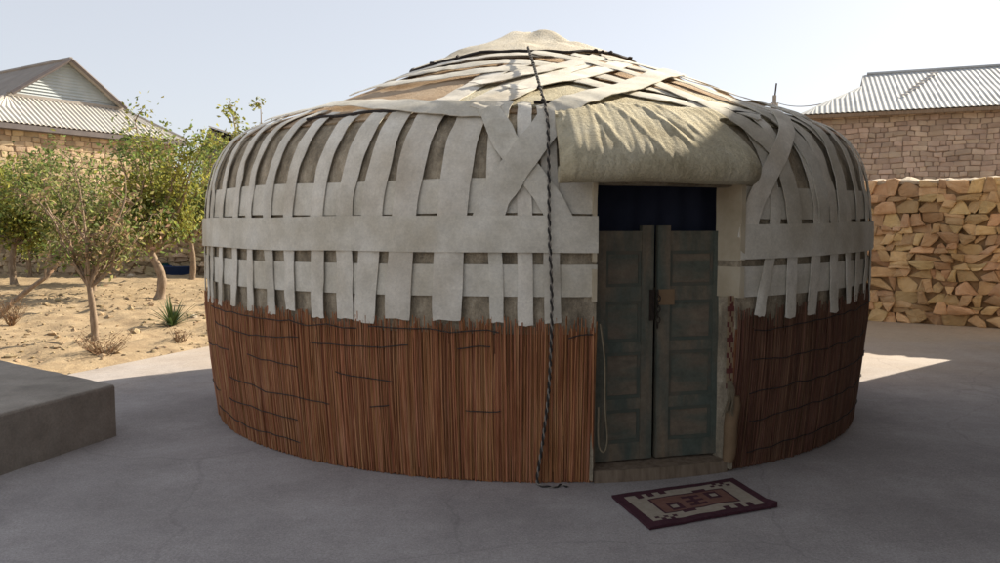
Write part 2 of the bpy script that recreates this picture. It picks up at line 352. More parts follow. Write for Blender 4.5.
# ------------------------------------------------------------------ stone walls: every stone a real lump
def clip(poly, px, py, nx, ny):
    out = []
    for i in range(len(poly)):
        a, b = poly[i], poly[(i + 1) % len(poly)]
        da = (a[0] - px) * nx + (a[1] - py) * ny; db = (b[0] - px) * nx + (b[1] - py) * ny
        if da <= 0: out.append(a)
        if (da < 0 < db) or (db < 0 < da):
            t = da / (da - db); out.append((a[0] + (b[0] - a[0]) * t, a[1] + (b[1] - a[1]) * t))
    return out
def stones(g, o, u, n, L, H, su, sv, jit=.8, gap=.012, depth=.06, round_=.10, m=0, brick=False, drop=.22, wild=0):
    o, u, n = Vector(o), Vector(u).normalized(), Vector(n).normalized(); up = Vector((0, 0, 1)); cells = []
    nr, nc = max(1, int(H / sv)), max(1, int(L / su)); sv = H / nr
    if wild:
        xs = []; z = 0.0; edges = [0.0]
        while z < H - sv * .5: z += sv * rnd(.75, 1.3); edges.append(min(z, H))
        edges[-1] = H; JW = lambda x, r: 0 if r == 0 else (.055 * noise.noise(Vector((x * 1.6, r * 3.1, 2.2))) + .035 * noise.noise(Vector((x * 5, r * 3.1, 7.2))))
        for r in range(len(edges) - 1):
            x = -rnd(0, su); z0, z1 = edges[r], edges[r + 1]
            while x < L:
                w_ = su * rnd(.45, 1.6); a, c = max(0, x), min(L, x + w_); x += w_
                if c - a < .06: continue
                sl, sr = rnd(-.06, .06), rnd(-.06, .06); za = lambda q, rr: edges[rr] + JW(q, rr)
                q = [(a + sl, za(a, r)), ((a + c) / 2 + rnd(-.05, .05), za((a + c) / 2, r) + rnd(-.015, .02)), (c + sr, za(c, r)), (c + rnd(-.02, .015), (z0 + z1) / 2 + rnd(-.03, .03)), (c - sr, za(c, r + 1)), ((a + c) / 2 + rnd(-.06, .06), za((a + c) / 2, r + 1) + rnd(-.02, .03)), (a - sl, za(a, r + 1)), (a + rnd(-.015, .02), (z0 + z1) / 2 + rnd(-.03, .03))]
                k = random.random()
                if k < .22 and c - a > .16:          # split by a slanting joint
                    s0 = rnd(.3, .7); p0 = (lerp(a, c, s0), q[1][1]); p1 = (lerp(a, c, 1 - s0 + rnd(-.2, .2)), q[5][1]); cells.append([q[0], p0, p1, q[6], q[7]]); cells.append([p0, q[2], q[3], q[4], p1])
                elif k < .34:                        # thin stone lying on another
                    f = rnd(.35, .65); cells.append([q[0], q[1], q[2], (c, lerp(q[2][1], q[4][1], f)), (a, lerp(q[0][1], q[6][1], f))]); cells.append([(a, lerp(q[0][1], q[6][1], f)), (c, lerp(q[2][1], q[4][1], f)), q[4], q[5], q[6]])
                else:
                    for i in sorted(random.sample(range(8), random.choice((1, 2, 3))), reverse=True): q.pop(i)
                    cells.append(q)
    elif brick:
        J = lambda a, q: q * noise.noise(Vector((a[0] * 2.7, a[1] * 2.7, 4.4)))
        for r in range(nr):
            x = -rnd(0, su)
            while x < L:
                w_ = su * rnd(.6, 1.35); a, c = max(0, x), min(L, x + w_)
                if c - a > .05:
                    z0, z1 = r * sv, (r + 1) * sv; p = [(a, z0), (c, z0), (c, z1), (a, z1)]
                    if random.random() < .12 and c - a > .2:
                        md = (a + c) / 2; cells.append([(a, z0), (md, z0), (md, z1), (a, z1)]); p = [(md, z0), (c, z0), (c, z1), (md, z1)]
                    cells.append([(q[0] + rnd(-.014, .014), q[1] + J(q, .05) + rnd(-.012, .012)) for q in p])
                x += w_
    else:
        pts = {}
        for r in range(-1, nr + 1):
            for c in range(-1, nc + 1):
                if random.random() < drop and 0 <= r < nr: continue
                pts[r, c] = ((c + .5 + (.5 * (r % 2)) + jit * rnd(-.5, .5)) * su, (r + .5 + jit * rnd(-.36, .36)) * sv)
        for (r, c), (x, y) in pts.items():
            if not (0 <= r < nr) or x < 0 or x > L: continue
            poly = [(max(0, x - su * 1.3), max(0, y - sv * 1.2)), (min(L, x + su * 1.3), max(0, y - sv * 1.2)), (min(L, x + su * 1.3), min(H, y + sv * 1.2)), (max(0, x - su * 1.3), min(H, y + sv * 1.2))]
            wx = rnd(.85, 1.15)
            for dr in (-2, -1, 0, 1, 2):
                for dc in (-2, -1, 0, 1, 2):
                    if (dr or dc) and (r + dr, c + dc) in pts and poly:
                        qx, qy = pts[r + dr, c + dc]
                        poly = clip(poly, (x + qx) / 2, (y + qy) / 2, qx - x, (qy - y) * 1.7)
            if len(poly) >= 3: cells.append(poly)
    for poly in cells:
            cx = sum(p[0] for p in poly) / len(poly); cy = sum(p[1] for p in poly) / len(poly)
            if round_:
                q = []
                for i in range(len(poly)):
                    a, b = poly[i], poly[(i + 1) % len(poly)]
                    q.append((a[0] * (1 - round_) + b[0] * round_, a[1] * (1 - round_) + b[1] * round_)); q.append((a[0] * round_ + b[0] * (1 - round_), a[1] * round_ + b[1] * (1 - round_)))
                poly = q
            def sh(k, gp): 
                out = []
                for p in poly:
                    dx, dy = p[0] - cx, p[1] - cy; l = hypot(dx, dy) + 1e-6; f = max(.1, (l * k - gp) / l)
                    out.append((cx + dx * f, cy + dy * f))
                return out
            d = depth * rnd(.35, 1.25); kt = .4 if brick else 1; tx, ty = rnd(-.3, .3) * kt, rnd(-.35, .25) * kt
            b = len(g.v); N = len(poly)
            for k, gp, dd in ((1, gap, -.05), (1, gap, d * .62), (.9, gap * 1.5, d * .9), (.55, gap * 2, d)):
                for p in sh(k, gp):
                    t = dd + (((p[0] - cx) * tx + (p[1] - cy) * ty + rnd(-.08, .08) * d) if dd > 0 else 0)
                    w = o + u * p[0] + up * p[1] + n * t; g.vert(w)
            g.vert(o + u * cx + up * cy + n * d * rnd(.95, 1.1))
            for j in range(3):
                for i in range(N):
                    g.face((b + j * N + i, b + j * N + (i + 1) % N, b + (j + 1) * N + (i + 1) % N, b + (j + 1) * N + i), m)
            for i in range(N): g.face((b + 3 * N + i, b + 3 * N + (i + 1) % N, b + 4 * N), m)
def rubble_wall(name, label, o, u, n, L, H, th, su, sv, ms, mm, mc, depth=.07, gap=.014):
    o, u, n = Vector(o), Vector(u).normalized(), Vector(n).normalized()
    root = thing(name, label, 'wall', o)
    g = MB(); g.box(o - n * th + Vector((0, 0, -.12)), u * L, n * (th - .0), Vector((0, 0, H + .10)))
    g.build('core', mm, root)
    g = MB(); stones(g, o, u, n, L, H, su, sv, gap=gap, depth=depth, wild=1); stones(g, o + u * L - n * th, -u, -n, L, H, su * 1.3, sv * 1.3, gap=gap, depth=depth, wild=1)
    g.build('stones', ms, root)
    # uneven mud capping
    g = MB(); P = []; nn = int(L / .07)
    for i in range(nn + 1):
        x = L * i / nn; c = o + u * x; row = []
        hh = .045 + .06 * noise.noise(c * 2.3) + .05 * noise.noise(c * 6.1) + .02 * noise.noise(c * 15)
        ov = .05 + .05 * noise.noise(c * 5 + Vector((3, 0, 0)))
        for (a, z) in ((ov, -.05), (ov + .02, -.01), (ov * .6, .3), (-.12, .8), (-th * .5, 1), (-th + .12, .8), (-th - ov, .1), (-th - ov, -.05)):
            zz = H + (z * max(.03, hh) if z > 0 else z)
            row.append(c + n * a + Vector((0, 0, zz)) + Vector((0, 0, .012 * noise.noise(c * 20 + n * a * 9))))
        P.append(row)
    g.grid(P, 0, False, True); g.build('capping', mc, root)
    return root
WU = Vector((.827, -.562, 0)); WN = Vector((-.562, -.827, 0))
rubble_wall('stone_wall', 'golden rubble stone wall with pale mud capping right of the yurt', Vector((6.35, 13.46, 0)) - WU * 6.2, WU, WN, 9.3, 2.36, .42, .235, .15, M['rubble'], M['mortar'], M['cap'], .10, -.006)
rubble_wall('stone_wall', 'long dusty tan stone wall in shade behind the garden trees', Vector((-27, 27.2, -.1)), Vector((1, -.03, 0)), Vector((-.03, -1, 0)), 27.5, 2.5, .4, .32, .17, M['far_stone'], M['far_mortar'], M['cap'], .07, -.004)

# ------------------------------------------------------------------ houses
def corrugated(g, quad, pitch, amp, nrows=1, th=.012, m=0):
    """sheet over quad (eave a->b, ridge d->c): waves run up the slope; trapezoids allowed"""
    a, b, c, d = [Vector(q) for q in quad]; e = (b - a); Lm = max(e.length, (c - d).length); nrm = (b - a).cross(d - a).normalized()
    if nrm.z < 0: nrm = -nrm
    ex = e.normalized(); n = max(4, int(Lm / pitch * 6)); P = []
    x0 = 0.0; La = e.length; dx0 = (d - a).dot(ex); dx1 = (c - a).dot(ex)
    hv = (d - a) - ex * dx0
    for j in range(nrows * 2 + 1):
        t = j / (nrows * 2); l, r = lerp(0, dx0, t), lerp(La, dx1, t); row = []
        for i in range(n + 1):
            x = lerp(min(0, dx0), max(La, dx1), i / n); xx = min(max(x, l), r)
            lap = .012 * ((j % 2 == 0) and 0 < j < nrows * 2)
            row.append(a + ex * xx + hv * t + nrm * (amp * sin(2 * pi * xx / pitch) + lap))
        P.append(row)
    g.slab([[p - nrm * th for p in r] for r in P], P, m)

def house_hip(name, label, MM, e, zE, zH, zA, hw, gw, run, depth_len, wall_mats, stone_su, stone_sv, roof_main, roof_hip, overhang=.45, gable_mat=None, wall_h0=-.12, brick=False, pitch=.2, amp=.028, go=.28):
    """MM: middle of the front eave wall line, e: front direction (to the right); Dutch-hip roof"""
    e = Vector(e).normalized(); n = Vector((e.y, -e.x, 0)); back = -n; Z = Vector((0, 0, 1)); MM = Vector(MM)
    root = thing(name, label, 'house', MM)
    L = hw - overhang
    core, st = wall_mats
    g = MB(); g.box(MM - e * L + Z * wall_h0, e * 2 * L, back * depth_len, Z * (zE - wall_h0 + .05)); w = g.build('wall', core, root)
    g = MB()
    stones(g, MM - e * L, e, n, 2 * L, zE - .02, stone_su, stone_sv, gap=.010, depth=.05, brick=True)
    stones(g, MM - e * L + back * depth_len, n, -e, depth_len, zE - .02, stone_su, stone_sv, gap=.010, depth=.05, brick=True)
    g.build('masonry', st, root)
    F = MM + n * overhang            # eave line
    H = F + back * run
    def P(base, x, z): return base + e * x + Z * z
    B = F + back * (depth_len + 2 * overhang); 
    rf = MB(); corrugated(rf, (P(F, -hw, zE), P(F, hw, zE), P(H, gw, zH), P(H, -gw, zH)), pitch, amp, 1)
    r1 = rf.build('hip_roof', roof_hip, root)
    rm = MB(); G = H + n * go
    for s in (-1, 1):
        # main slopes as two quads: lower one widens to the corner, upper one reaches over the gable
        corrugated(rm, (P(B, s * hw, zE), P(F, s * hw, zE), P(H, s * gw, zH), P(B + n * run, s * gw, zH)), pitch, amp, 1)
        corrugated(rm, (P(B + n * run, s * gw, zH), P(G, s * gw, zH), P(G, 0, zA), P(B + n * run, 0, zA)), pitch, amp, 2)
    corrugated(rm, (P(B, -hw, zE), P(B, hw, zE), P(B + n * run, gw, zH), P(B + n * run, -gw, zH)), pitch, amp, 1)
    r2 = rm.build('main_roof', roof_main, root)
    # gable boards
    g = MB(); nb = 13
    for k in range(nb):
        z0, z1 = lerp(zH + .02, zA - .05, k / nb), lerp(zH + .02, zA - .05, (k + 1) / nb)
        x0 = gw * (zA - z0) / (zA - zH); x1 = gw * (zA - z1) / (zA - zH)
        b = len(g.v)
        for (x, z, y) in ((-x0, z0, .07), (x0, z0, .07), (x1, z1, .01), (-x1, z1, .01)): g.vert(P(H, x, z) + n * y)
        for (x, z) in ((-x0, z0), (x0, z0), (x1, z1), (-x1, z1)): g.vert(P(H, x, z) - n * .03)
        for f in ((0, 1, 2, 3), (4, 7, 6, 5), (0, 4, 5, 1), (1, 5, 6, 2), (2, 6, 7, 3), (3, 7, 4, 0)): g.face([b + i for i in f])
    gb = g.build('gable', gable_mat or M['siding'], root)
    for s in (-1, 1):
        g = MB(); g.tube([P(G + n * .03, s * (gw + .05), zH - .03), P(G + n * .03, 0, zA + .03)], .085, 4); g.build('rake_board', M['trim'], root)
    g = MB(); g.tube([P(G + n * .05, 0, zA + .04), P(B + n * run, 0, zA + .04)], .09, 6); g.build('ridge_cap', roof_main, root)
    g = MB(); g.box(P(H, -gw - .1, zH - .10) + n * .05, e * (2 * gw + .2), n * .12, Z * .13); g.build('gable_sill', M['roof_brown'], root)
    for s in (-1, 1):
        g = MB(); g.tube([P(F, s * hw, zE + .02), P(H, s * gw, zH + .03)], .07, 6); g.build('hip_cap', roof_main, root)
    g = MB(); g.box(P(F, -hw, zE - .24) + back * .03, e * 2 * hw, back * .05, Z * .2); g.build('fascia', M['trim'], root)
    g = MB(); g.box(P(F, -hw + .05, zE - .26) + back * .09, e * (2 * hw - .1), back * (overhang - .1), Z * .03); g.build('soffit', M['trim'], root)
    return root
house_hip('stone_house', 'tan stone house with hipped corrugated roof and pale boarded gable behind the garden', (-16.75, 32.4, 0), (.53, .85, 0), 5.5, 6.85, 8.5, 4.3, 2.35, 2.0, 14, (M['far_mortar'], M['far_stone']), .40, .21, M['roof_brown'], M['roof_pale'], overhang=.4, go=.42)

def brick_house():
    e = Vector((.93, -.37, 0)).normalized(); n = Vector((e.y, -e.x, 0)); back = -n; Z = Vector((0, 0, 1))
    A = Vector((8.02, 20.6, 0)) + back * .3
    root = thing('brick_house', 'pinkish limestone block house with grey corrugated hipped roof beyond the right stone wall', 'house', A)
    L, D, zE = 15.0, 8.5, 4.53
    g = MB(); g.box(A + Z * -.12, e * L, back * D, Z * (zE + .1)); g.build('wall', M['brick_mortar'], root)
    g = MB(); stones(g, A, e, n, L, zE, .27, .128, gap=.008, depth=.035, brick=True); stones(g, A + back * D, n, -e, D, zE, .27, .128, gap=.008, depth=.035, brick=True)
    g.build('masonry', M['brick'], root)
    F = A + n * .3 - e * .25; pit = .5
    P = lambda x, d, z: F + e * x + back * d + Z * z
    W = L + .5; DD = D + .6; zH, zR = zE + .95, zE + 1.68
    g = MB()
    # gablet: hip up to zH, then near vertical to the ridge end
    hx = 1.62; hd = DD / 2 * .68; zH = lerp(zE, zR, .68)
    for d0, d1, d2 in ((0, hd, DD / 2), (DD, DD - hd, DD / 2)):
        corrugated(g, (P(0, d0, zE), P(W, d0, zE), P(W - hx, d1, zH), P(hx, d1, zH)), .125, .009, 2)
        corrugated(g, (P(hx, d1, zH), P(W - hx, d1, zH), P(W - hx - .08, d2, zR), P(hx + .08, d2, zR)), .125, .009, 1)
    corrugated(g, (P(0, 0, zE), P(0, DD, zE), P(hx, DD - hd, zH), P(hx, hd, zH)), .125, .009, 2)
    corrugated(g, (P(W, 0, zE), P(W, DD, zE), P(W - hx, DD - hd, zH), P(W - hx, hd, zH)), .125, .009, 2)
    for x, d in ((hx + .04, 1), (W - hx - .04, -1)):
        k = [g.vert(P(x, hd, zH)), g.vert(P(x, DD - hd, zH)), g.vert(P(x + .04 * d, DD / 2, zR)), g.vert(P(x + .03 * d, hd, zH)), g.vert(P(x + .03 * d, DD - hd, zH)), g.vert(P(x + .07 * d, DD / 2, zR))]
        for f in ((0, 1, 2), (3, 5, 4), (0, 3, 4, 1), (1, 4, 5, 2), (2, 5, 3, 0)): g.face([k[q] for q in f])
    rf = g.build('roof', M['roof_grey'], root)
    g = MB(); g.tube([P(hx + .2, DD / 2, zR + .02), P(W - hx - .2, DD / 2, zR + .02)], .06, 6); g.build('ridge_cap', M['roof_grey'], rf)
    # line of dark patches along a sheet joint
    a, b = P(2.55, DD / 2 * .30, lerp(zE, zR, .30) + .035), P(3.55, DD / 2 * .86, lerp(zE, zR, .86) + .035)
    for k in range(9):
        g = MB(); c = vl(a, b, (k + .15 * rnd(-1, 1)) / 8); s = rnd(.06, .11); g.box(c - e * s - back * s * .6, e * 2 * s, back * s * 1.4 + Z * s * 1.4 * (zR - zE) / (DD / 2), Z * .012)
        g.build('patch', M['trim'], rf)
    g = MB(); g.box(P(.1, .02, zE - .12), e * (W - .2), back * .06, Z * .09); g.build('fascia', M['wood'], root)
    return F
brick_house()

def small_house():
    o = Vector((-22.6, 60, 0)); root = thing('small_house', 'distant small brown house with dark pointed gable between tree and yurt', 'house', o)
    g = MB(); g.box(o + Vector((0, 0, -.14)), (7, 0, 0), (0, 6, 0), (0, 0, 6.9)); g.build('wall', M['brick'], root)
    g = MB(); a = [o + Vector(p) for p in ((-.3, -.3, 6.75), (3.2, -.3, 6.75), (0.75, -.3, 9.1))]; bk = Vector((0, 6.6, 0))
    i = [g.vert(p) for p in a] + [g.vert(p + bk) for p in a]
    for f in ((0, 1, 2), (3, 5, 4), (0, 3, 4, 1), (1, 4, 5, 2), (2, 5, 3, 0)): g.face([i[k] for k in f])
    g.build('gable', M['trim'], root)
    g = MB(); g.slab([[o + Vector((.75, -.5, 9.12)), o + Vector((.75, 6.5, 9.12))], [o + Vector((7.4, -.5, 7.0)), o + Vector((7.4, 6.5, 7.0))]], [[o + Vector((.75, -.5, 9.2)), o + Vector((.75, 6.5, 9.2))], [o + Vector((7.4, -.5, 7.08)), o + Vector((7.4, 6.5, 7.08))]])
    g.build('roof', M['roof_pale'], root)
small_house()

def tall_house():
    """two-storey plastered house standing right beside the yard, just out of the picture; shades the yard"""
    o = Vector((7.40, 10.90, 0)); root = thing('plastered_house', 'two storey beige plastered house standing close on the right side of the yard', 'house', o)
    W, D, H = 8.5, 21.0, 6.56; hole = []
    g = MB(); g.box(o + Vector((0, -D, -.12)), (W, 0, 0), (0, D, 0), (0, 0, H + .12)); g.build('wall', M['plaster'], root)
    g = MB(); g.box(o + Vector((-.06, -D - .06, H)), (W + .12, 0, 0), (0, D + .12, 0), (0, 0, .16)); g.build('roof', M['roof_grey'], root)
    g = MB(); g.box(o + Vector((-.03, -D - .03, -.1)), (.03, 0, 0), (0, D + .02, 0), (0, 0, .55)); g.build('plinth', M['step_concrete'], root)
    g = MB(); g.box(Vector((5.42, -10.0, -.12)), (1.95, 0, 0), (0, 17.9, 0), (0, 0, 4.7)); g.build('wing', M['plaster_dark'], root)  # unseen wing added to deepen the shade on the yurt's right side
    g = MB(); g.box(Vector((5.38, -10.04, 4.58)), (2.0, 0, 0), (0, 17.98, 0), (0, 0, .14)); g.build('wing_roof', M['roof_grey'], root)
    for y in (-6.5, -1.0, 4.0):  # doors on the added wing
        f = MB(); p = Vector((5.38, y, 0)); f.box(p, (.03, 0, 0), (0, .95, 0), (0, 0, 2.1)); d_ = f.build('door', M['wood'], root)
        f = MB(); f.tube([p + Vector((-.05, .85, 1.0)), p + Vector((-.05, .85, 1.15))], .012, 6); f.build('handle', M['iron'], d_)  # handle on the added wing's door
    g = MB(); corrugated(g, (Vector((1.4, -4.4, 4.42)), Vector((1.4, 6.0, 4.42)), Vector((5.40, 6.0, 4.74)), Vector((5.40, -4.4, 4.74))), .2, .02, 2); aw = g.build('awning', M['roof_brown'], root)  # unseen awning added to block sky light over the right foreground
    for (x, y) in ((1.55, -2.2), (1.55, -4.2), (4.9, 6.0), (4.9, 1.0), (4.9, -3.8)):
        g = MB(); g.tube([(x, y, -.05), (x, y, 4.34)], .05, 8); g.build('awning_post', M['wood'], aw)
    for x in (1.49, 4.84):
        g = MB(); g.box(Vector((x, -4.3, 4.24)), (.12, 0, 0), (0, 10.35, 0), (0, 0, .12)); g.build('beam', M['wood'], aw)
    for z in (1.1, 4.5):
        if z < 2: continue
        for y in (-3.2, -7.2, -11.2, -15.2, -19.0):
            f = MB(); p = o + Vector((-.04, y, z))
            for (a, b) in (((0, 0), (1.3, .08)), ((0, 1.32), (1.3, .08)), ((0, .08), (.08, 1.24)), ((1.22, .08), (.08, 1.24)), ((.61, .08), (.07, 1.24))):
                f.box(p + Vector((0, a[0], a[1])), (.06, 0, 0), (0, b[0], 0), (0, 0, b[1]))
            w_ = f.build('window', M['white'], root)
            f = MB(); f.box(p + Vector((.025, .07, .07)), (.02, 0, 0), (0, 1.16, 0), (0, 0, 1.26)); f.build('pane', M['glass'], w_)
            f = MB(); f.box(p + Vector((-.1, -.06, -.06)), (.15, 0, 0), (0, 1.42, 0), (0, 0, .055)); f.build('sill', M['step_concrete'], w_)
tall_house()

def pole():
    o = Vector((13.8, 40.0, -.14)); root = thing('utility_pole', 'thin grey utility pole rising behind the yurt roof at right', 'pole', o)
    g = MB(); g.tube([o, o + Vector((0, 0, 8.35))], [.14, .10], 8); g.build('post', M['pole'], root)
    g = MB(); g.box(o + Vector((-.2, -.06, 7.7)), (.4, 0, 0), (0, .1, 0), (0, 0, .1)); g.build('crossarm', M['wood'], root)
    g = MB(); g.tube([o + Vector((.02, 0, 8.35)), o + Vector((.08, 0, 8.95))], .04, 6); g.build('spike', M['iron'], root)
    for x in (-.15, .15):
        g = MB(); g.tube([o + Vector((x, -.01, 7.8)), o + Vector((x, -.01, 7.98))], .05, 6); g.build('insulator', M['white'], root)
    return o
po = pole()
def wire(a, b, sag, label):
    g = MB(); P = []
    for k in range(25):
        t = k / 24; p = vl(a, b, t); p.z -= sag * 4 * t * (1 - t); P.append(p)
    g.tube(P, .018, 5); tag(g.build('power_line', M['trim']), label, 'power line', 'wires at the utility pole')
wire(po + Vector((.15, 0, 7.98)), (10.9, 23.6, 5.75), .35, 'upper thin wire running from the pole to the right roof')
wire(po + Vector((-.15, 0, 7.98)), (10.8, 23.7, 5.35), .5, 'lower thin wire running from the pole to the right roof')
wire(po + Vector((-.15, 0, 7.95)), (-12, 62, 9.2), 1.2, 'thin wire running left from the pole behind the yurt')

# ------------------------------------------------------------------ yurt
CX,CY=0.31,7.75
_PR=[(2.90,0.0),(2.955,0.5),(2.99,1.0),(2.985,1.6),(2.955,1.92),(2.90,2.12),(2.80,2.28),(2.64,2.385),(2.42,2.475),(2.1,2.60),(1.7,2.765),(1.3,2.935),(0.9,3.095),(0.5,3.235),(0.22,3.325),(0.0,3.355)]
def _cr(a,b,c,d,t):
    return tuple(0.5*((2*b[i])+(-a[i]+c[i])*t+(2*a[i]-5*b[i]+4*c[i]-d[i])*t*t+(-a[i]+3*b[i]-3*c[i]+d[i])*t**3) for i in range(len(a)))
PROF=[]
for i in range(len(_PR)-1):
    a=_PR[max(i-1,0)];d=_PR[min(i+2,len(_PR)-1)]
    for k in range(16): PROF.append(_cr(a,_PR[i],_PR[i+1],d,k/16))
PROF.append(_PR[-1])
SL=[0.0]
for i in range(1,len(PROF)): SL.append(SL[-1]+math.hypot(PROF[i][0]-PROF[i-1][0],PROF[i][1]-PROF[i-1][1]))
STOT=SL[-1]
def prof(s):
    s=min(max(s,0),STOT);i=min(max(bisect.bisect_right(SL,s)-1,0),len(SL)-2)
    t=(s-SL[i])/(SL[i+1]-SL[i]);a,b=PROF[i],PROF[i+1]
    r=a[0]+(b[0]-a[0])*t;z=a[1]+(b[1]-a[1])*t
    l=math.hypot(b[0]-a[0],b[1]-a[1]);return r,z,(b[1]-a[1])/l,-(b[0]-a[0])/l
def s_of_z(z):
    for i in range(len(PROF)-1):
        if PROF[i+1][1]>=z: 
            t=(z-PROF[i][1])/(PROF[i+1][1]-PROF[i][1]);return SL[i]+t*(SL[i+1]-SL[i])
    return STOT

def wob(th, s):
    t = radians(th)
    return .010 * sin(5 * t + 1.3 + s) + .008 * noise.noise(Vector((cos(t) * 4, sin(t) * 4, s * 2.2))) + .014 * noise.noise(Vector((cos(t) * 1.6, sin(t) * 1.6, s * .8 + 7)))
def S(th, s, off=0.0):
    r, z, nr, nz = prof(s); o = off + (wob(th, s) if s > .95 else wob(th, .95) * s / .95); t = radians(th)
    r += nr * o; return Vector((CX + r * cos(t), CY + r * sin(t), z + nz * o))
def SN(th, s):
    r, z, nr, nz = prof(s); t = radians(th); return Vector((nr * cos(t), nr * sin(t), nz))
yurt = thing('yurt', 'round felt yurt with reed screen, pale webbing straps and a wooden door', 'yurt', (CX, CY, 0))
D0, D1 = 275.3, 293.6            # door opening
S_HEM = s_of_z(2.30); S_TOP = s_of_z(1.86)
# felt wall with the doorway left open
ths = [D1 + (360 - (D1 - D0)) * i / 170 for i in range(171)]
g = MB(); ss = [0, .3, .6, .9, 1.2, 1.5, S_TOP]
g.slab([[S(t, s, -.05) for s in ss] for t in ths], [[S(t, s) for s in ss] for t in ths])
ss2 = [lerp(S_TOP, S_HEM + .25, k / 8) for k in range(9)]
th3 = [360 * i / 180 for i in range(181)]
g.slab([[S(t, s, -.05) for s in ss2] for t in th3], [[S(t, s) for s in ss2] for t in th3])
g.build('felt_wall', M['felt_wall'], yurt, True)
g = MB(); ss = [lerp(S_HEM, STOT - .02, k / 22) for k in range(23)]
def hem(t, s):
    k = (s - S_HEM) / (STOT - S_HEM); return s + (1 - k) ** 3 * .05 * noise.noise(Vector((cos(radians(t)) * 5, sin(radians(t)) * 5, 2)))
g.slab([[S(t, hem(t, s), .0) for s in ss] for t in th3], [[S(t, hem(t, s), .012 + .008 * noise.noise(Vector((t * .21, s * 3, 3)))) for s in ss] for t in th3])
g.build('felt_roof', M['felt_tan'], yurt, True)
g = MB()
for (a, b, ds) in ((233, 262, .05), (268, 303, .10)):
    g.tube([S(t, S_HEM + ds + .012 * sin(t * .7), .035) for t in [lerp(a, b, k / 40) for k in range(41)]], .011, 5)
g.build('hem_cord', M['cord'], yurt, True)
# cream felt panel on the roof above the door
g = MB(); ts = [lerp(256, 306, k / 40) for k in range(41)]
def pan(t, k): return S(t, lerp(S_HEM + .06, 3.0 + .15 * sin(t * .3), k), .024 + .005 * noise.noise(Vector((t * .15, k * 4, 8))))
g.slab([[pan(t, k / 10) - SN(t, 2.6) * .014 for k in range(11)] for t in ts], [[pan(t, k / 10) for k in range(11)] for t in ts])
g.build('roof_panel', M['felt_cream'], yurt, True)

# crown cover and its edging rope
CRHO = [(0, 1.12), (45, 1.30), (90, 1.10), (135, 1.32), (180, 1.12), (212, 1.32), (225, 1.52), (235, 1.40), (245, 1.28), (256, 1.22), (267, 1.19), (281, 1.13), (301, 1.02), (318, 1.04), (335, 1.05), (360, 1.12)]
def crho(t):
    t %= 360
    for (a, x), (c, y) in zip(CRHO, CRHO[1:]):
        if a <= t <= c: k = (t - a) / (c - a); return x + (y - x) * k + .012 * sin(radians(t * 23))
def crown(t, k, off=0):
    rho = crho(t) * k; s = STOT - rho
    bump = .055 * math.exp(-(rho / .40) ** 4) + .035 * noise.noise(Vector((cos(radians(t)) * rho * 5, sin(radians(t)) * rho * 5, 3))) * min(1, (1 - k) * 4 + .25)
    return S(t, s, .062 + bump + off)
g = MB(); tc = [360 * i / 96 for i in range(97)]; ks = [.001, .1, .2, .3, .4, .5, .6, .7, .8, .9, 1.0]
g.slab([[crown(t, k, -.03) for k in ks] for t in tc], [[crown(t, k) for k in ks] for t in tc])
g.build('crown_cover', M['felt_crown'], yurt, True)
g = MB(); g.tube([crown(t, 1.0, -.008) for t in tc], .014, 6)
for t in (231, 240, 300, 305, 311, 327):
    p = crown(t, 1.01, 0); lump(g, (p.x, p.y, p.z), rnd(.02, .032), .8)
g.build('cover_rope', M['cord'], yurt, True)

# webbing straps
def ribbon(g, pts, width, off, th=.005, n=14, wl=.0, end_sag=0.0, tuck=0):
    """pts: (theta, s) on the dome; spline in the unrolled plane"""
    Q = []
    for (t, s) in pts:
        rho = STOT - s; Q.append((rho * cos(radians(t)), rho * sin(radians(t)), 0))
    C_ = spline(Q, n); TS = []
    for q in C_:
        t = math.degrees(atan2(q.y, q.x)); TS.append((t, STOT - hypot(q.x, q.y)))
    seed = rnd(0, 50); top, bot = [], []; N_ = len(TS)
    for i, (t, s) in enumerate(TS):
        o = off + .006 * noise.noise(Vector((i * .23, seed, 0)))
        if tuck:
            k_ = max(0, min(1, (s - 1.62) / .35)); o = lerp(.0385, o, k_ * k_ * (3 - 2 * k_)); ww_ = 1
        if end_sag and i > N_ * .7: o += end_sag * (i / N_ - .7) / .3 * (0.6 + .6 * sin(seed))
        p = S(t, s, o); a = S(*TS[max(i - 1, 0)], o); b = S(*TS[min(i + 1, N_ - 1)], o)
        tg = (b - a).normalized(); nn = SN(t, s); sd = nn.cross(tg).normalized(); ww = width * (1 + .13 * noise.noise(Vector((i * .12, seed, 5)))); p = p + sd * .008 * noise.noise(Vector((i * .2, seed, 11)))
        ra, rb = [], []
        for k in range(5):
            x = (k / 4 - .5) * ww; ed = wl * noise.noise(Vector((i * .35, seed + k * 2, 9))) + .003 * (1 - (2 * k / 4 - 1) ** 2)
            v = p + sd * x + nn * ed
            if i in (0, N_ - 1): v = v + tg * .016 * noise.noise(Vector((k * 3.3, seed, i)))
            # keep the strip on the dome
            rr = hypot(v.x - CX, v.y - CY); ra.append(v - nn * th); rb.append(v)
        bot.append(ra); top.append(rb)
    g.slab(bot, top)
def strap(pts, width, off, n=14, wl=.004, end_sag=0.0, tuck=0):
    g = MB(); ribbon(g, pts, width, off, .005, n, wl, end_sag, tuck); return g.build('strap', M['strap'], yurt, True)
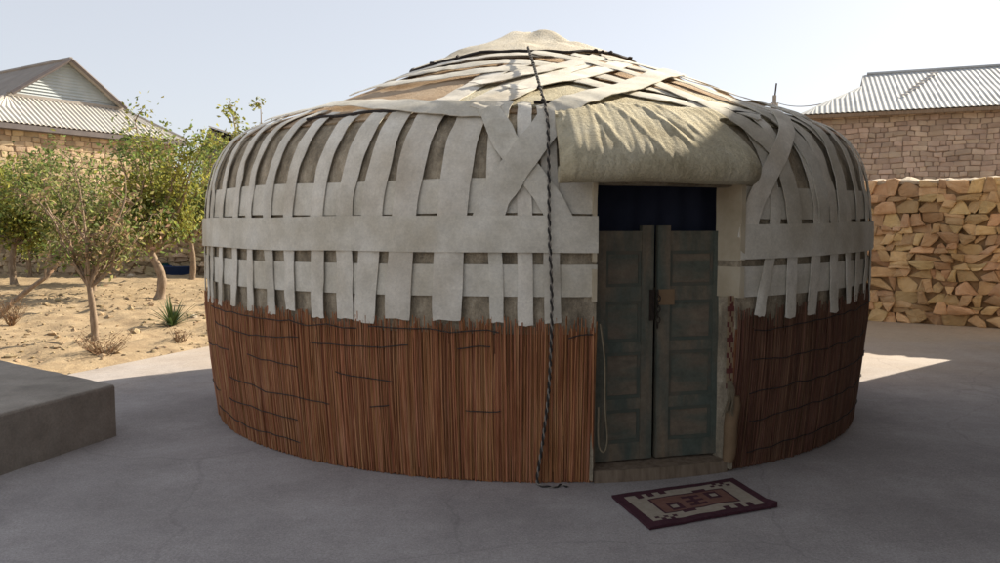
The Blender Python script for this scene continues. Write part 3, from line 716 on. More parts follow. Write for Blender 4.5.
# encircling bands: (s0, s1, offset)
def band(name, s0, s1, off, m, tilt=0.0):
    tt = [D1 + (360 - (D1 - D0)) * i / 220 for i in range(221)]; n = 5; sd = rnd(0, 50)
    def F(t, k, d):
        u = max(0, min(1, (t - D1) / (372 - D1))) if t < 400 else 1
        dz = .010 * noise.noise(Vector((cos(radians(t)) * 3, sin(radians(t)) * 3, sd))) + tilt * u
        return S(t, lerp(s0, s1, k) + dz, off + d + .004 * noise.noise(Vector((t * .25, k * 2, sd))))
    g = MB(); g.slab([[F(t, k / n, -.005) for k in range(n + 1)] for t in tt], [[F(t, k / n, 0) for k in range(n + 1)] for t in tt])
    return g.build(name, m, yurt, True)
band('girth_band', 1.655, 1.865, .018, M['strap'], .03)
band('girth_band', 1.40, 1.62, .047, M['strap'], .05)
band('girth_band', 1.15, 1.345, .018, M['strap'], .03)
# vertical straps over the shoulder: (theta at the bottom, theta at s=1.75, theta at the top, top s, width)
VS = [(208.4, 208.3, 208, 2.7, .085), (211.6, 211.4, 211, 2.8, .08), (216.2, 216.4, 217, 2.9, .085), (221.6, 221.7, 222.5, 2.55, .085), (226.3, 225.7, 227.2, 2.75, .085),
      (231.2, 230.2, 232.3, 2.6, .09), (235.2, 234.7, 237, 2.5, .095), (240.1, 239.9, 242.5, 2.48, .11), (244.3, 244.3, 247.2, 2.46, .125), (246.9, 248.4, 250.6, 2.5, .15),
      (267.1, 266.9, 266.7, 2.45, .09), (270.2, 269.9, 269.2, 2.42, .10), (263.7, 263.5, 263.3, 1.8, .085)]
for (a, b, c, st, wd) in VS:
    strap([(a, 1.03 + rnd(-.03, .02)), (lerp(a, b, .5), 1.35), (b, 1.75), (lerp(b, c, .4), 2.08), (lerp(b, c, .8), S_HEM + .02), (c, st)][::-1], wd, .030, 8, .008, .012)
for (a, b, c, st, wd) in [(296.8, 299.9, 297, 2.6, .09), (302.3, 303.2, 301.0, 2.5, .10), (307.2, 308.8, 305, 2.6, .11), (313.2, 312.6, 309.5, 2.8, .11), (318.4, 317.2, 313.5, 2.9, .10), (322.5, 322.0, 320, 2.9, .10), (328, 327.5, 326, 2.8, .10), (334, 334, 333, 2.7, .10)]:
    strap([(a, 1.03 + rnd(-.03, .02)), (lerp(a, b, .5), 1.35), (b, 1.75), (lerp(b, c, .4), 2.08), (lerp(b, c, .8), S_HEM + .02), (c, st)][::-1], wd, .030, 8, .008, .012)
for k in range(26):
    a = 341 + k * 8.6 + rnd(-1.5, 1.5)
    if a > 563: break
    strap([(a + 1, 1.04), (a, 1.75), (a - .5, 2.1), (a - 1, S_HEM + .02), (a - 2, 2.8)][::-1], .11, .030, 8, .008, .012)
# diagonal and crossing straps of the roof
RS = [([(214, 2.62), (222, 2.70), (229.9, 2.76), (236, 2.69), (245.1, 2.53), (252.4, 2.42), (258.5, 2.36), (265, 2.33)], .13, .046),
      ([(219, 3.3), (227.3, 3.34), (236, 3.27), (245.8, 3.25), (254.5, 3.33), (262.3, 3.42), (269, 3.36), (276, 3.16), (283, 2.88), (289.5, 2.62), (294, 2.46)], .125, .046),
      ([(216, 3.72), (228.1, 3.66), (240, 3.63), (247.1, 3.65), (258.2, 3.70), (268, 3.70), (278, 3.50), (287, 3.20), (294, 2.85), (299, 2.56), (302, 2.4)], .12, .040),
      ([(222, 3.72), (233, 3.83), (246.6, 3.93), (261.2, 4.03), (272, 4.06)], .09, .046),
      ([(251.6, 1.03), (252.0, 1.35), (252.7, 1.75), (253.7, 2.08), (254.6, 2.30), (255.4, 2.48), (256.6, 2.78), (258.0, 3.12), (260.5, 3.42), (268, 3.80)], .15, .032),
      ([(257.8, 1.03), (258.1, 1.35), (258.6, 1.75), (259.3, 2.08), (260.2, 2.30), (261.2, 2.48), (263.2, 2.80), (267.4, 3.30), (277, 3.75)], .155, .0325),
      ([(261.3, 2.33), (262.6, 2.42), (265.0, 2.61), (268.5, 2.98), (273.9, 3.36), (285, 3.80)], .125, .050),
      ([(261.6, 1.50), (262.9, 1.68), (263.9, 1.80), (266.4, 1.99), (268.8, 2.15), (271.0, 2.31), (273.6, 2.43), (277.1, 2.58), (282.1, 2.80), (288.9, 3.08), (300, 3.40), (318, 3.7)], .155, .070),
      ([(262.3, 2.34), (263.6, 2.22), (264.9, 2.09), (266.8, 1.96), (269.3, 1.80), (270.9, 1.66), (272.4, 1.50)], .13, .058),
      ([(264, 2.76), (267.5, 2.87), (274.1, 3.12), (281.1, 3.38), (289.7, 3.63), (304, 3.95)], .12, .052),
      ([(258, 2.9), (266.9, 3.25), (274.0, 3.52), (283.5, 3.80), (294.6, 4.04)], .11, .058),
      ([(268, 4.1), (276.8, 4.0), (284.9, 3.78), (292.2, 3.48), (294.3, 3.05), (294.0, 2.66), (295.0, 2.40), (297.5, 2.27), (300.4, 2.1), (302.0, 1.91), (303.0, 1.70), (303.4, 1.48)], .125, .058),
      ([(284, 4.12), (289.3, 4.05), (299.0, 3.75), (306, 3.5), (308.2, 3.22), (306.5, 2.83), (304.9, 2.47), (305.8, 2.30), (307.2, 2.15), (308.9, 1.96), (309.7, 1.70), (310.0, 1.48)], .12, .048),
      ([(300, 4.2), (307.0, 4.12), (315.0, 3.85), (318.5, 3.4), (317.9, 2.9), (316.5, 2.62), (315.2, 2.40), (315, 2.2), (315, 1.95), (315, 1.70), (315.2, 1.48)], .115, .042),
      ([(309, 2.56), (306.4, 2.38), (303.6, 2.2), (297.9, 1.91), (295.6, 1.70), (294.6, 1.52)], .12, .066)]
for (p, wd, off) in RS: strap(p, wd * (1.16 if min(q[1] for q in p) < 1.75 else 1.36), off, 9, .006, 0, 1 if min(q[1] for q in p) < 1.7 else 0)
for a in (20, 65, 110, 155, 345):
    strap([(a - 28, 2.5), (a - 18, 2.95), (a, 3.3), (a + 22, 3.6), (a + 50, 3.95)], .12, .046, 9, .006)
    strap([(a + 28, 2.5), (a + 18, 2.95), (a, 3.3), (a - 22, 3.6), (a - 50, 3.95)], .12, .058, 9, .006)

# reed screen
g = MB(); g.slab([[S(t, s, .004) for s in (0, .3, .6, .95)] for t in ths], [[S(t, s, .018) for s in (0, .3, .6, .95)] for t in ths])
reed_back = None
rd = MB(); ro = MB()
ntot = 2100; span = 360 - (D1 - D0)
def reed_top(t): 
    u = max(0, min(1, (t - D1) / 70)) if t < 372 else 1
    base = lerp(1.05, 1.10, u) if t < 372 else (1.10 if t < 470 else 1.02)
    return base
for i in range(ntot):
    for lay in (0, 1):
        if lay and random.random() < .35: continue
        t = D1 + span * (i + rnd(-.4, .4)) / ntot
        if t < D1 + .1 or t > D1 + span - .1: continue
        o = .020 + .008 * lay + rnd(0, .007); zt = reed_top(t) + rnd(-.06, .045) + .02 * noise.noise(Vector((t * .3, 0, 0)))
        if random.random() < .05: zt -= rnd(.05, .3)
        zb = rnd(.0, .02) if random.random() < .9 else rnd(.02, .12); lean = rnd(-.25, .25); r0 = rnd(.0042, .0068); P = []
        for k in range(5):
            z = lerp(zb, zt, k / 4); p = S(t + lean * (k / 4 - .5) + .05 * rnd(-1, 1), z, o + .004 * rnd(-1, 1)); P.append(p)
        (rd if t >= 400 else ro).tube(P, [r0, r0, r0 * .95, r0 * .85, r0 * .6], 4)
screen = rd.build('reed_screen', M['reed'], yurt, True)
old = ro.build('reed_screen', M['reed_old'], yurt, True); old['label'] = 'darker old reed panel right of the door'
bk = g.build('backing', M['reed_back'], screen, True)
CORDS = [[(213.8, .87), (227.6, .84), (236.4, .87)], [(238.5, .84), (245, .84), (253, .87)], [(206, .66), (218.8, .69)], [(224.9, .69), (236, .66)], [(242.5, .66), (250.7, .63)],
         [(217.6, .47), (236.9, .44), (241.1, .44)], [(203, .32), (211, .29)], [(216.2, .29), (235.1, .29)], [(208, .14), (225.5, .12), (235.2, .12)], [(247.4, .44), (250.1, .47)],
         [(259.1, .87), (263, .87)], [(259.9, .47), (264.1, .47)], [(247.7, .98), (264, .97)], [(212, .99), (230, .97), (246, .96)], [(272, .93), (274.8, .95)],
         [(296, .94), (311, .97), (327.3, 1.0), (345, 1.0)], [(296, .75), (306, .75), (330, .78)], [(296, .53), (315, .56), (335, .58)], [(296.5, .33), (307.4, .37), (335, .38)], [(296.6, .12), (311, .15), (335, .16)]]
for c in CORDS:
    g = MB(); q = spline([(a, z, 0) for a, z in c], max(6, int(abs(c[-1][0] - c[0][0]) / len(c))))
    sd = rnd(0, 50)
    g.tube([S(p.x, p.y + .022 * noise.noise(Vector((p.x * .3, sd, 0))), .042 + .004 * sin(i * 1.7)) for i, p in enumerate(q)], .0038, 5)
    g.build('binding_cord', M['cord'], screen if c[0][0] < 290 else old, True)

# door frame, leaves, jambs
DT = radians(284.85); dn = Vector((cos(DT), sin(DT), 0)); de = Vector((-sin(DT), cos(DT), 0)); Zv = Vector((0, 0, 1)); YC = Vector((CX, CY, 0))
DP = YC + dn * 2.80
def dbox(g, x0, x1, z0, z1, y0, y1, m=0): g.box(DP + de * x0 + dn * y0 + Zv * z0, de * (x1 - x0), dn * (y1 - y0), Zv * (z1 - z0), m)
hwid = .455
for s in (-1, 1):
    g = MB(); dbox(g, *(sorted((s * hwid, s * (hwid + .07)))), 0, 1.88, -.06, .05); g.build('door_post', M['wood'], yurt)
g = MB(); dbox(g, -hwid - .07, hwid + .07, 1.88, 1.96, -.06, .06); g.build('lintel', M['wood'], yurt)
g = MB(); P = []
for k in range(31):
    x = lerp(-.52, .52, k / 30); P.append([DP + de * x + dn * (-.16 + .012 * sin(k * 1.3)) + Zv * z for z in (1.2, 1.5, 1.75, 1.95)])
g.slab([[p - dn * .004 for p in r] for r in P], P); g.build('curtain', M['navy_cloth'], yurt, True)  # added sheet standing in for the dim interior above the leaves
g = MB(); tt = [lerp(D0 + .1, D1 - .1, k / 12) for k in range(13)]
q = lambda t, rr, z: Vector((CX + rr * cos(radians(t)), CY + rr * sin(radians(t)), z + .004 * noise.noise(Vector((t, rr * 7, z)))))
g.slab([[q(t, 2.72, 0), q(t, 2.72, .095)] for t in tt], [[q(t, 2.955, 0), q(t, 2.945, .075)] for t in tt]); g.build('threshold', M['wood'], yurt)

def leaf(x0, x1, meet_right, ajar):
    root_pivot = x0 if meet_right else x1
    def P(x, y, z): 
        dx = x - root_pivot; a = ajar; return DP + de * (root_pivot + dx * cos(a)) + dn * (y + dx * sin(a)) + Zv * z
    def bx(g, xa, xb, za, zb, ya, yb, m=0):
        o = P(xa, ya, za); g.box(o, P(xb, ya, za) - o, P(xa, yb, za) - o, Zv * (zb - za), m)
    z0, z1 = .10, 1.575
    g = MB(); sw = .075
    mx0, mx1 = (x1 - sw - .01, x1) if meet_right else (x0, x0 + sw + .01)
    hx0, hx1 = (x0, x0 + sw) if meet_right else (x1 - sw, x1)
    bx(g, mx0, mx1, z0, z1 + .035, -.02, .022); bx(g, hx0, hx1, z0, z1, -.02, .02)
    a, b = (hx1, mx0) if meet_right else (mx1, hx0)
    rails = [(z0, z0 + .11), (.43, .50), (.80, .865), (1.13, 1.22), (1.45, z1)]
    for (za, zb) in rails: bx(g, a, b, za, zb, -.02, .016)
    o = g.build('door_leaf', M['door_paint'], yurt)
    for k in range(4):
        za, zb = rails[k][1], rails[k + 1][0]
        g = MB(); bx(g, a + .001, b - .001, za + .001, zb - .001, -.012, .004)
        g.build('panel', M['door_panel'], o)
        g = MB()
        for (xa, xb, zc, zd) in ((a, b, zb - .022, zb), (a, b, za, za + .022), (a, a + .02, za + .022, zb - .022), (b - .02, b, za + .022, zb - .022)): bx(g, xa, xb, zc, zd, .0, .011)
        g.build('moulding', M['door_teal'], o)
    return o, bx, mx0, mx1
ol, bx, m0, m1 = leaf(-hwid + .004, -.045, True, radians(-2.0))
g = MB(); bx(g, m1 - .03, m1 + .004, 1.0, 1.20, .022, .03); tb = [Vector((0, 0, 0))]
g.build('latch_plate', M['iron'], ol)
g = MB()
for k in range(7):
    c = DP + de * (-.028 + .006 * (k % 2)) + dn * .035 + Zv * (1.18 - .035 * k)
    g.tube([c + Vector((.012 * cos(j * pi / 4), 0, .02 * sin(j * pi / 4))) if k % 2 else c + Vector((0, .012 * cos(j * pi / 4), .02 * sin(j * pi / 4))) for j in range(9)], .004, 5)
g.build('chain', M['iron'], ol)
orr, bx, m0, m1 = leaf(-.018, hwid - .004, False, radians(1.0))
g = MB(); bx(g, m0 + .004, m1 + .03, 1.10, 1.20, .0225, .027); g.build('repair_board', M['door_bare'], orr)

# felt reveals that wrap into the doorway
def reveal(t, zs0, zs1, m, r0=2.83, r1=3.045, wd=.9, sgn=1):
    g = MB(); P, Q = [], []
    for k in range(9):
        s = lerp(zs0, zs1, k / 8); ro = []; rq = []
        for j in range(7):
            f = j / 6; rr = lerp(r0, r1 - .012 * (f > .9), f); a = t + sgn * (wd * .55 * (1 - sin(f * pi / 2) * .9) + .10 * noise.noise(Vector((s * 5, f * 3, t))))
            ro.append(Vector((CX + rr * cos(radians(a)), CY + rr * sin(radians(a)), s))); a2 = t - sgn * wd * .45
            rq.append(Vector((CX + rr * cos(radians(a2)), CY + rr * sin(radians(a2)), s)))
        P.append(ro); Q.append(rq)
    g.slab(P, Q); g.build('felt_reveal', m, yurt, True)
for (t, sg, wd_) in ((D0 - .15, 1, 1.0), (D1 + .05, -1, 1.35)):
    reveal(t, 1.385, 1.87, M['felt_reveal'], sgn=sg, wd=wd_); reveal(t, 1.15, 1.345, M['felt_reveal'], sgn=sg, wd=wd_); reveal(t, 1.345, 1.385, M['felt_wall'], r1=3.02, sgn=sg, wd=wd_ * .95)
    reveal(t, .02, 1.15, M['felt_wall'], r1=2.98, sgn=sg, wd=wd_ * .7)
# patterned edging band, tassel and felt roll of the right jamb
g = MB(); PT = lambda a, rr, z: Vector((CX + rr * cos(radians(a)), CY + rr * sin(radians(a)), z))
for k in range(36):
    z = .56 + .60 * k / 36
    for j in range(4):
        m = 0 if ((k // 2 + j) % 3 == 0 or (k % 6 < 3 and j in (1, 2) and (k // 6) % 2)) else 1
        p0, p1 = PT(D1 - .95 + .26 * j, 2.985, z), PT(D1 - .95 + .26 * (j + 1), 2.985, z)
        g.box(p0, p1 - p0, dn * -.012, Zv * (.60 / 36), m)
g.build('edging_band', [M['woven_red'], M['woven_cream']], yurt)
g = MB()
for k in range(26):
    t0 = D1 - .7 + rnd(-.4, .4); P = [S(t0, .62, .03), S(t0 + rnd(-.4, .1), .54, .06 + rnd(0, .02)), S(t0 - .3 + rnd(-.5, .5), .44 + rnd(-.05, .05), .055 + rnd(-.01, .03))]
    g.tube(spline(P, 4), .003, 4)
g.build('tassel', M['cord_pale'], yurt, True)
g = MB(); g.tube([S(D1 + .1 + .12 * sin(k), lerp(.07, .52, k / 8), .035) for k in range(9)], [.034, .042, .044, .043, .045, .044, .045, .043, .03], 10); g.build('felt_roll', M['door_bare'], yurt, True)
# loose cord by the left jamb
g = MB(); g.tube(spline([S(D0 + .3, 1.02, .05), S(D0 + .9, .8, .05), S(D0 + 1.1, .5, .06), S(D0 + 1.5, .3, .06), S(D0 + 1.1, .22, .07), S(D0 + .5, .27, .05), S(D0 + .4, .5, .04)], 6), .006, 5)
g.build('jamb_cord', M['cord_pale'], yurt, True)

# rolled felt flap above the door
FP = [(2.70, 2.39), (2.80, 2.355), (2.96, 2.272), (3.12, 2.17), (3.255, 2.065), (3.325, 1.985), (3.335, 1.925), (3.305, 1.875), (3.24, 1.855), (3.185, 1.88), (3.18, 1.925), (3.22, 1.955), (3.265, 1.94), (3.27, 1.91)]
fp = spline([(a, b, 0) for a, b in FP], 5)
g = MB(); tt = [lerp(270.5, 293.1, k / 150) for k in range(151)]; A_, B_ = [], []
for t in tt:
    ra, rb = [], []
    u = (t - 270.5) / 22.6
    for i, p in enumerate(fp):
        a, b = fp[max(i - 1, 0)], fp[min(i + 1, len(fp) - 1)]; d = (b - a).normalized(); nr, nz = -d.y, d.x
        if nr * 1 + nz * 1 < 0 and i < 0: nr, nz = -nr, -nz
        if i < 0: nr, nz = abs(d.y) if d.y < 0 else -d.y, abs(d.x)
        nr, nz = -d.y, d.x
        k = i / (len(fp) - 1); wr = .007 * noise.noise(Vector((t * .32, k * 2.2, 3))) + .005 * noise.noise(Vector((t * 1.7 + k * 3, k * 6, 6))); wr += sum(a_ * math.exp(-((t - t_ - (k - .15) * sl_) / .32) ** 2) * math.exp(-((k - .22) / .16) ** 2) for a_, t_, sl_ in ((.008, 275.5, 9), (.007, 279, 11), (.011, 282.6, 12), (-.008, 283.6, 12), (.007, 285.6, 10)))
        wr *= max(0, 1 - (k * 1.6) ** 2) + .25
        ed = 1.0 - .03 * max(0, (u - .85) / .15) ** 2 - .015 * max(0, (.06 - u) / .06)
        sag = -.03 * sin(pi * u) * 0 + .012 * noise.noise(Vector((t * .12, 1, 1)))
        for out, th in ((ra, 0), (rb, -.024)):
            r = (p.x + nr * (wr + th)) * (1 if k < .15 else ed); z = p.y + nz * (wr + th) + sag
            out.append(Vector((CX + r * cos(radians(t)), CY + r * sin(radians(t)), z)))
    A_.append(ra); B_.append(rb)
g.slab(B_, A_); g.build('door_flap', M['felt_cream'], yurt, True)

# hanging two-strand rope from the crown down the front
RP = [(266.2, 4.05, .10), (268.0, 3.28, .11), (268.8, 2.52, .11), (269.5, 2.24, .10), (269.6, 2.01, .09), (269.7, 1.57, .075), (270.0, 1.15, .07), (269.8, .66, .06), (269.2, .33, .06), (268.5, .06, .06), (268.6, .02, .09)]
pp = spline([(S(t, s, o)) for t, s, o in RP], 60)
pp += spline([pp[-1], pp[-1] + Vector((.04, -.03, -.005)), pp[-1] + Vector((.10, -.035, -.006)), pp[-1] + Vector((.15, .0, -.004)), pp[-1] + Vector((.18, -.03, -.005))], 16)[1:]
g = MB(); acc = 0; H1, H2 = [], []
for i, p in enumerate(pp):
    if i: acc += (p - pp[i - 1]).length
    tg = (pp[min(i + 1, len(pp) - 1)] - pp[max(i - 1, 0)]).normalized(); a = tg.cross(Vector((.3, .9, .2))).normalized(); b = a.cross(tg)
    ph = acc * 2 * pi / .085; d = (a * cos(ph) + b * sin(ph)) * .0052; H1.append(p + d); H2.append(p - d)
g.tube(H1, .0064, 6, 0); g.tube(H2, .0048, 6, 1)
for (i, r) in ((120, .018), (150, .02), (60, .016)): lump(g, pp[i], r, .9, .2, 0)
tag(g.build('rope', [M['rope_dark'], M['rope_light']], None, True), 'twisted black and white rope hanging from the yurt crown down beside the door', 'rope')

# kilim door mat
def kilim():
    c = [Vector(v) for v in ((.66, 4.545, 0), (1.475, 4.865, 0), (1.585, 4.385, 0), (.79, 4.04, 0))]
    nu, nv = 60, 36; g = MB()
    def pos(i, j, z):
        u, v = i / nu, j / nv; p = vl(vl(c[0], c[1], u), vl(c[3], c[2], u), v)
        p += Vector((noise.noise(Vector((v * 3, u * 2, 1))) * .008, noise.noise(Vector((u * 3.5, v * 2, 2))) * .014, 0))
        lift = .006 + .010 * max(0, noise.noise(Vector((u * 4, v * 3, 5)))) + (.02 * max(0, u - .93) / .07 * max(0, v - .75) / .25) + .012 * math.exp(-((u - .42) / .09) ** 2) * max(0, v - .6)
        return (p.x, p.y, .004 + (lift + .006 if z else 0))
    def pat(u, v):
        if u < .075 or u > .925 or v < .11 or v > .89: return 0
        for k in range(3):
            if .15 + k * .09 < u < .20 + k * .09 and v < .22 - .03 * (k == 2): return 0
            if .80 - k * .09 < u < .85 - k * .09 and v > .78 + .03 * (k == 2): return 0
        if .74 < u < .90 and v < .22: return 0 if (int(u * 30) + int(v * 18)) % 2 else 1
        if .10 < u < .26 and v > .78: return 0 if (int(u * 30) + int(v * 18)) % 2 else 1
        if .20 < u < .80 and .27 < v < .73:
            if u < .225 or u > .775 or v < .31 or v > .69: return 0
            for (a, b) in ((.33, .57), (.67, .43)):
                du, dv = abs(u - a), abs(v - b)
                if du < .028 and dv < .05: return 1
                if du < .05 and dv < .085: return 0
            du, dv = abs(u - .5), abs(v - .5)
            if (du < .02 and dv < .15) or (du < .06 and dv < .035): return 0
            if du < .07 and .09 < dv < .13: return 0
            return 2
        if abs(u - .62) < .05 and .22 < v < .27: return 0
        if abs(u - .38) < .05 and .73 < v < .78: return 0
        return 1
    b = len(g.v)
    for k in (1, 0):
        for i in range(nu + 1):
            for j in range(nv + 1): g.vert(pos(i, j, k))
    n = (nu + 1) * (nv + 1); I = lambda k, i, j: (0 if k else n) + i * (nv + 1) + j
    for i in range(nu):
        for j in range(nv):
            g.face((I(1, i, j), I(1, i, j + 1), I(1, i + 1, j + 1), I(1, i + 1, j)), pat((i + .5) / nu, (j + .5) / nv)); g.face((I(0, i, j), I(0, i + 1, j), I(0, i + 1, j + 1), I(0, i, j + 1)), 0)
    for i in range(nu):
        for j in (0, nv): g.face((I(0, i, j), I(1, i, j), I(1, i + 1, j), I(0, i + 1, j)), 0)
    for j in range(nv):
        for i in (0, nu): g.face((I(0, i, j), I(0, i, j + 1), I(1, i, j + 1), I(1, i, j)), 0)
    tag(g.build('door_mat', [M['kilim_dark'], M['kilim_cream'], M['kilim_brown']], None, False), 'woven maroon and cream patterned mat on the concrete before the door', 'mat')
kilim()

# ------------------------------------------------------------------ garden trees and plants
def leaf_quad(g, p, ln, wd, m=0):
    d = Vector((rnd(-1, 1), rnd(-1, 1), rnd(-1.1, .5)))
    if d.length < .1: d = Vector((0, 0, -1))
    d.normalize(); s = d.cross(Vector((rnd(-1, 1), rnd(-1, 1), rnd(-1, 1)))); s = s.normalized() if s.length > .05 else d.orthogonal().normalized(); n = d.cross(s)
    b = len(g.v); q = p + d * ln * .5
    for v in (p, q + s * wd * .5 + n * wd * .18, p + d * ln, q - s * wd * .5 + n * wd * .18): g.vert(v)
    g.face((b, b + 1, b + 2), m); g.face((b, b + 2, b + 3), m)
def tree(name, label, base, trunk, forks, cen, rad, nlimb, nleaf, size, mats, mix, trad=.06, spread=.16, cat='tree', group='garden trees', twigs=3, low=0.0):
    """trunk: list of points; crown ellipsoid cen, rad; mats: leaf materials with weights mix"""
    base = Vector(base); root = thing(name, label, cat, base, group)
    g = MB(); tp = spline([base + Vector(p) for p in trunk], 5); nT = len(tp)
    g.tube(tp, [lerp(trad * 1.15, trad * .72, i / (nT - 1)) * (1 + .08 * sin(i * 2.1)) * (1.35 if i == 0 else 1) for i in range(nT)], 8)
    tops = [base + Vector(f) for f in forks] or [tp[-1]]
    anchors = []; C0 = base + Vector(cen)
    for k in range(nlimb):
        f = tp[-1]
        while True:
            q = Vector((rnd(-1, 1), rnd(-1, 1), rnd(-1, 1)))
            if .35 < q.length < 1: break
        e = C0 + Vector((q.x * rad[0], q.y * rad[1], q.z * rad[2]))
        if e.z < f.z + low: e.z = f.z + low + abs(e.z - f.z) * .4
        m1 = vl(f, e, .4) + Vector((rnd(-.1, .1) * rad[0], rnd(-.1, .1) * rad[1], -.05 * rad[2])); m2 = vl(f, e, .72) + Vector((rnd(-.15, .15) * rad[0], rnd(-.15, .15) * rad[1], .05))
        P = spline([f - Vector((0, 0, .04)), m1, m2, e], 5); r0 = trad * rnd(.4, .62)
        g.tube(P, [lerp(r0, .006, i / (len(P) - 1)) for i in range(len(P))], 5)
        anchors += P[6:]
        for j in range(twigs):
            i = random.randrange(5, len(P)); d = Vector((rnd(-1, 1), rnd(-1, 1), rnd(-.5, 1))).normalized() * rnd(.25, .6) * min(rad) * .8
            T = spline([P[i], P[i] + d * .5 + Vector((0, 0, .04)), P[i] + d], 3); g.tube(T, [lerp(r0 * .35, .004, x / (len(T) - 1)) for x in range(len(T))], 4); anchors += T[2:] * 2
    g.build('trunk', M['bark'], root, True)
    g = MB(); anchors = [a for a in anchors if noise.noise(a * 2.1 + base) > -.12 or random.random() < .25]
    for i in range(nleaf):
        a = random.choice(anchors); p = a + Vector((random.gauss(0, spread), random.gauss(0, spread), random.gauss(0, spread * .9)))
        v = noise.noise(p * 1.4 + base) * .5 + .5 + rnd(-.22, .22); acc = 0; mi = len(mats) - 1
        for k, wgt in enumerate(mix):
            acc += wgt
            if v < acc: mi = k; break
        ln = size * rnd(.5, 1.45); leaf_quad(g, p, ln, ln * rnd(.38, .6), mi)
    g.build('crown', [M[m] for m in mats], root)
    return root
tree('young_fruit_tree', 'young fruit tree with thin forked trunk and sparse brownish leaves beside the yard edge', (-5.66, 10.9, -.03), [(0, 0, 0), (-.02, 0, .45), (-.06, 0, .82)], [], (-.02, .1, 1.85), (.85, .7, .8), 16, 1700, .075, ['leaf_a', 'leaf_d', 'leaf_b'], [.48, .2, .32], .05, .10, twigs=3, low=.35)
tree('fruit_tree', 'taller green and yellow leaved tree with crooked forked trunk left of the yurt', (-7.7, 17.7, -.03), [(0, 0, 0), (.06, 0, .5), (-.12, 0, .95), (-.16, 0, 1.1)], [], (.0, .3, 3.0), (1.3, 1.2, 1.7), 26, 9000, .10, ['leaf_e', 'leaf_b', 'leaf_c'], [.10, .38, .52], .10, .18, twigs=5, low=.45)
tree('fruit_tree', 'brownish green tree with mixed pinkish leaves in front of the stone house', (-9.9, 19.0, -.03), [(0, 0, 0), (.03, 0, .5), (0, 0, 1.0)], [], (-.05, .3, 2.35), (1.9, 1.4, 1.35), 26, 6000, .105, ['leaf_d', 'leaf_a', 'leaf_b', 'leaf_c'], [.14, .24, .38, .24], .08, .2, twigs=5, low=.2)
tree('fruit_tree', 'leafy yellow green tree at the far left of the garden', (-13.4, 21.6, -.03), [(0, 0, 0), (-.05, 0, .6), (.05, 0, 1.2)], [], (-.2, .2, 2.2), (2.1, 1.4, 1.2), 26, 11500, .11, ['leaf_b', 'leaf_c', 'leaf_a'], [.36, .50, .14], .09, .22, twigs=5, low=.0)
tree('fruit_tree', 'low bright green tree against the garden wall behind the forked tree', (-9.2, 23.4, -.05), [(0, 0, 0), (.05, 0, .6), (0, 0, 1.2)], [], (.0, .2, 3.2), (1.9, 1.1, 1.3), 26, 7500, .11, ['leaf_e', 'leaf_b', 'leaf_c'], [.18, .42, .40], .09, .22, twigs=5, low=.6)
tree('fruit_tree', 'slender tree whose thin leafy tips rise just behind the left shoulder of the yurt', (-5.35, 16.6, -.1), [(0, 0, 0), (.05, 0, .9), (0, 0, 1.7)], [], (.12, 0, 3.6), (.8, .5, .95), 15, 1500, .10, ['leaf_b', 'leaf_c', 'leaf_a'], [.4, .3, .3], .07, .08, twigs=2, low=1.0)
tree('fruit_tree', 'thin leaning almost bare trunk at the left picture edge', (-8.7, 13.4, -.03), [(0, 0, 0), (.3, .1, .35), (.75, .3, .75)], [], (1.0, .6, 1.25), (.4, .4, .4), 5, 120, .07, ['leaf_a', 'leaf_b'], [.5, .5], .05, .08, twigs=2)
tree('fruit_tree', 'dark green bushy tree close to the garden wall below the stone house', (-14.9, 24.8, -.1), [(0, 0, 0), (.0, 0, .5), (0, 0, 1.0)], [], (0, 0, 2.5), (2.2, .9, 1.4), 22, 11000, .115, ['leaf_e', 'leaf_b', 'leaf_c'], [.35, .40, .25], .08, .24, twigs=5, low=.1)
def dry_shrub(label, base, r, h, n):
    base = Vector(base); g = MB()
    for k in range(n):
        a = rnd(0, 6.28); d = Vector((cos(a) * r * rnd(.3, 1), sin(a) * r * rnd(.3, 1), h * rnd(.5, 1))); m_ = base + d * .5 + Vector((rnd(-.04, .04), rnd(-.04, .04), -.02))
        P = spline([base + Vector((cos(a), sin(a), 0)) * .02, m_, base + d], 3); g.tube(P, [lerp(.006, .002, i / (len(P) - 1)) for i in range(len(P))], 4)
        for j in range(3):
            i = random.randrange(2, len(P)); e = Vector((rnd(-1, 1), rnd(-1, 1), rnd(-.2, 1))) * r * .35; g.tube([P[i], P[i] + e], [.003, .0015], 3)
            leaf_quad(g, P[i] + e, .03, .015)
    return tag(g.build('dry_shrub', M['dry'], None), label, 'shrub', 'dry shrubs')
dry_shrub('wider dry brown twiggy shrub at the concrete edge below the young tree', (-4.95, 9.75, -.02), .36, .26, 46)
dry_shrub('smaller dry brown twiggy shrub close to the yurt below the spiky plant', (-4.42, 10.75, -.02), .16, .22, 22)
dry_shrub('dark twiggy shrub near the left picture edge behind the step', (-7.9, 12.6, 0), .28, .5, 40)
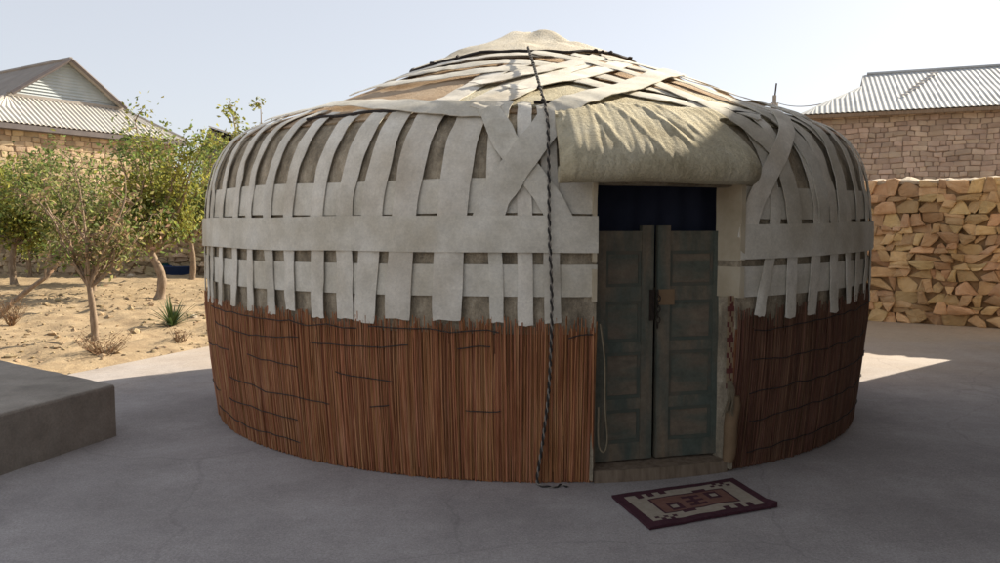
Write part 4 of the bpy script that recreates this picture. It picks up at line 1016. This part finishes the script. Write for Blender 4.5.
def yucca():
    base = Vector((-5.36, 12.75, -.02)); g = MB()
    for k in range(58):
        a = rnd(0, 6.28); el = rnd(.35, 1.45); L = rnd(.34, .62); d = Vector((cos(a) * cos(el), sin(a) * cos(el), sin(el))); s = Vector((-sin(a), cos(a), 0)); P = []
        for i in range(6):
            t = i / 5; p = base + d * L * t + Vector((0, 0, -.12 * t * t * cos(el) * L / .5)); wv = .022 * (1 - t) ** .7 * (.6 + t * 1.2 if t < .35 else 1.0) + .0008
            P.append([p - s * wv, p + Vector((0, 0, -.006)), p + s * wv])
        g.grid(P)
    tag(g.build('spiky_plant', M['blade'], None, True), 'spiky green rosette plant in the garden soil beside the yurt', 'plant')
yucca()
def tub():
    o = Vector((-10.75, 26.35, -.1)); g = MB(); P = []
    for (r, z) in ((.01, .02), (.36, .0), (.40, .05), (.50, .36), (.54, .38), (.54, .41), (.49, .40), (.40, .08), (.01, .06)):
        P.append([o + Vector((r * cos(k * pi / 14), r * sin(k * pi / 14), z)) for k in range(28)])
    g.grid(P, 0, False, True); tag(g.build('wash_tub', M['blue'], None, True), 'dark blue plastic wash tub on the ground by the garden wall', 'tub')
    o = Vector((-11.45, 26.55, -.1)); root = thing('bucket', 'teal plastic bucket with wire handle beside the blue tub', 'bucket', o); g = MB(); P = []
    for (r, z) in ((.01, .02), (.15, .0), (.2, .45), (.22, .47), (.19, .46), (.14, .04), (.01, .04)):
        P.append([o + Vector((r * cos(k * pi / 10), r * sin(k * pi / 10), z)) for k in range(20)])
    g.grid(P, 0, False, True); g.build('body', M['teal'], root, True)
    g = MB(); g.tube([o + Vector((.21 * cos(k * pi / 12), 0, .45 + .2 * sin(k * pi / 12))) for k in range(13)], .008, 5); g.build('handle', M['iron'], root, True)
tub()
for (p, r, lab) in (((-5.33, 13.6, .04), .085, 'pale rounded stone lying behind the spiky plant'), ((-11.6, 24.6, .05), .13, 'whitish stone near the garden wall and blue tub')):
    g = MB(); lump(g, p, r, .7, .2); tag(g.build('loose_stone', M['cap']), lab, 'stone', 'loose stones in the garden')
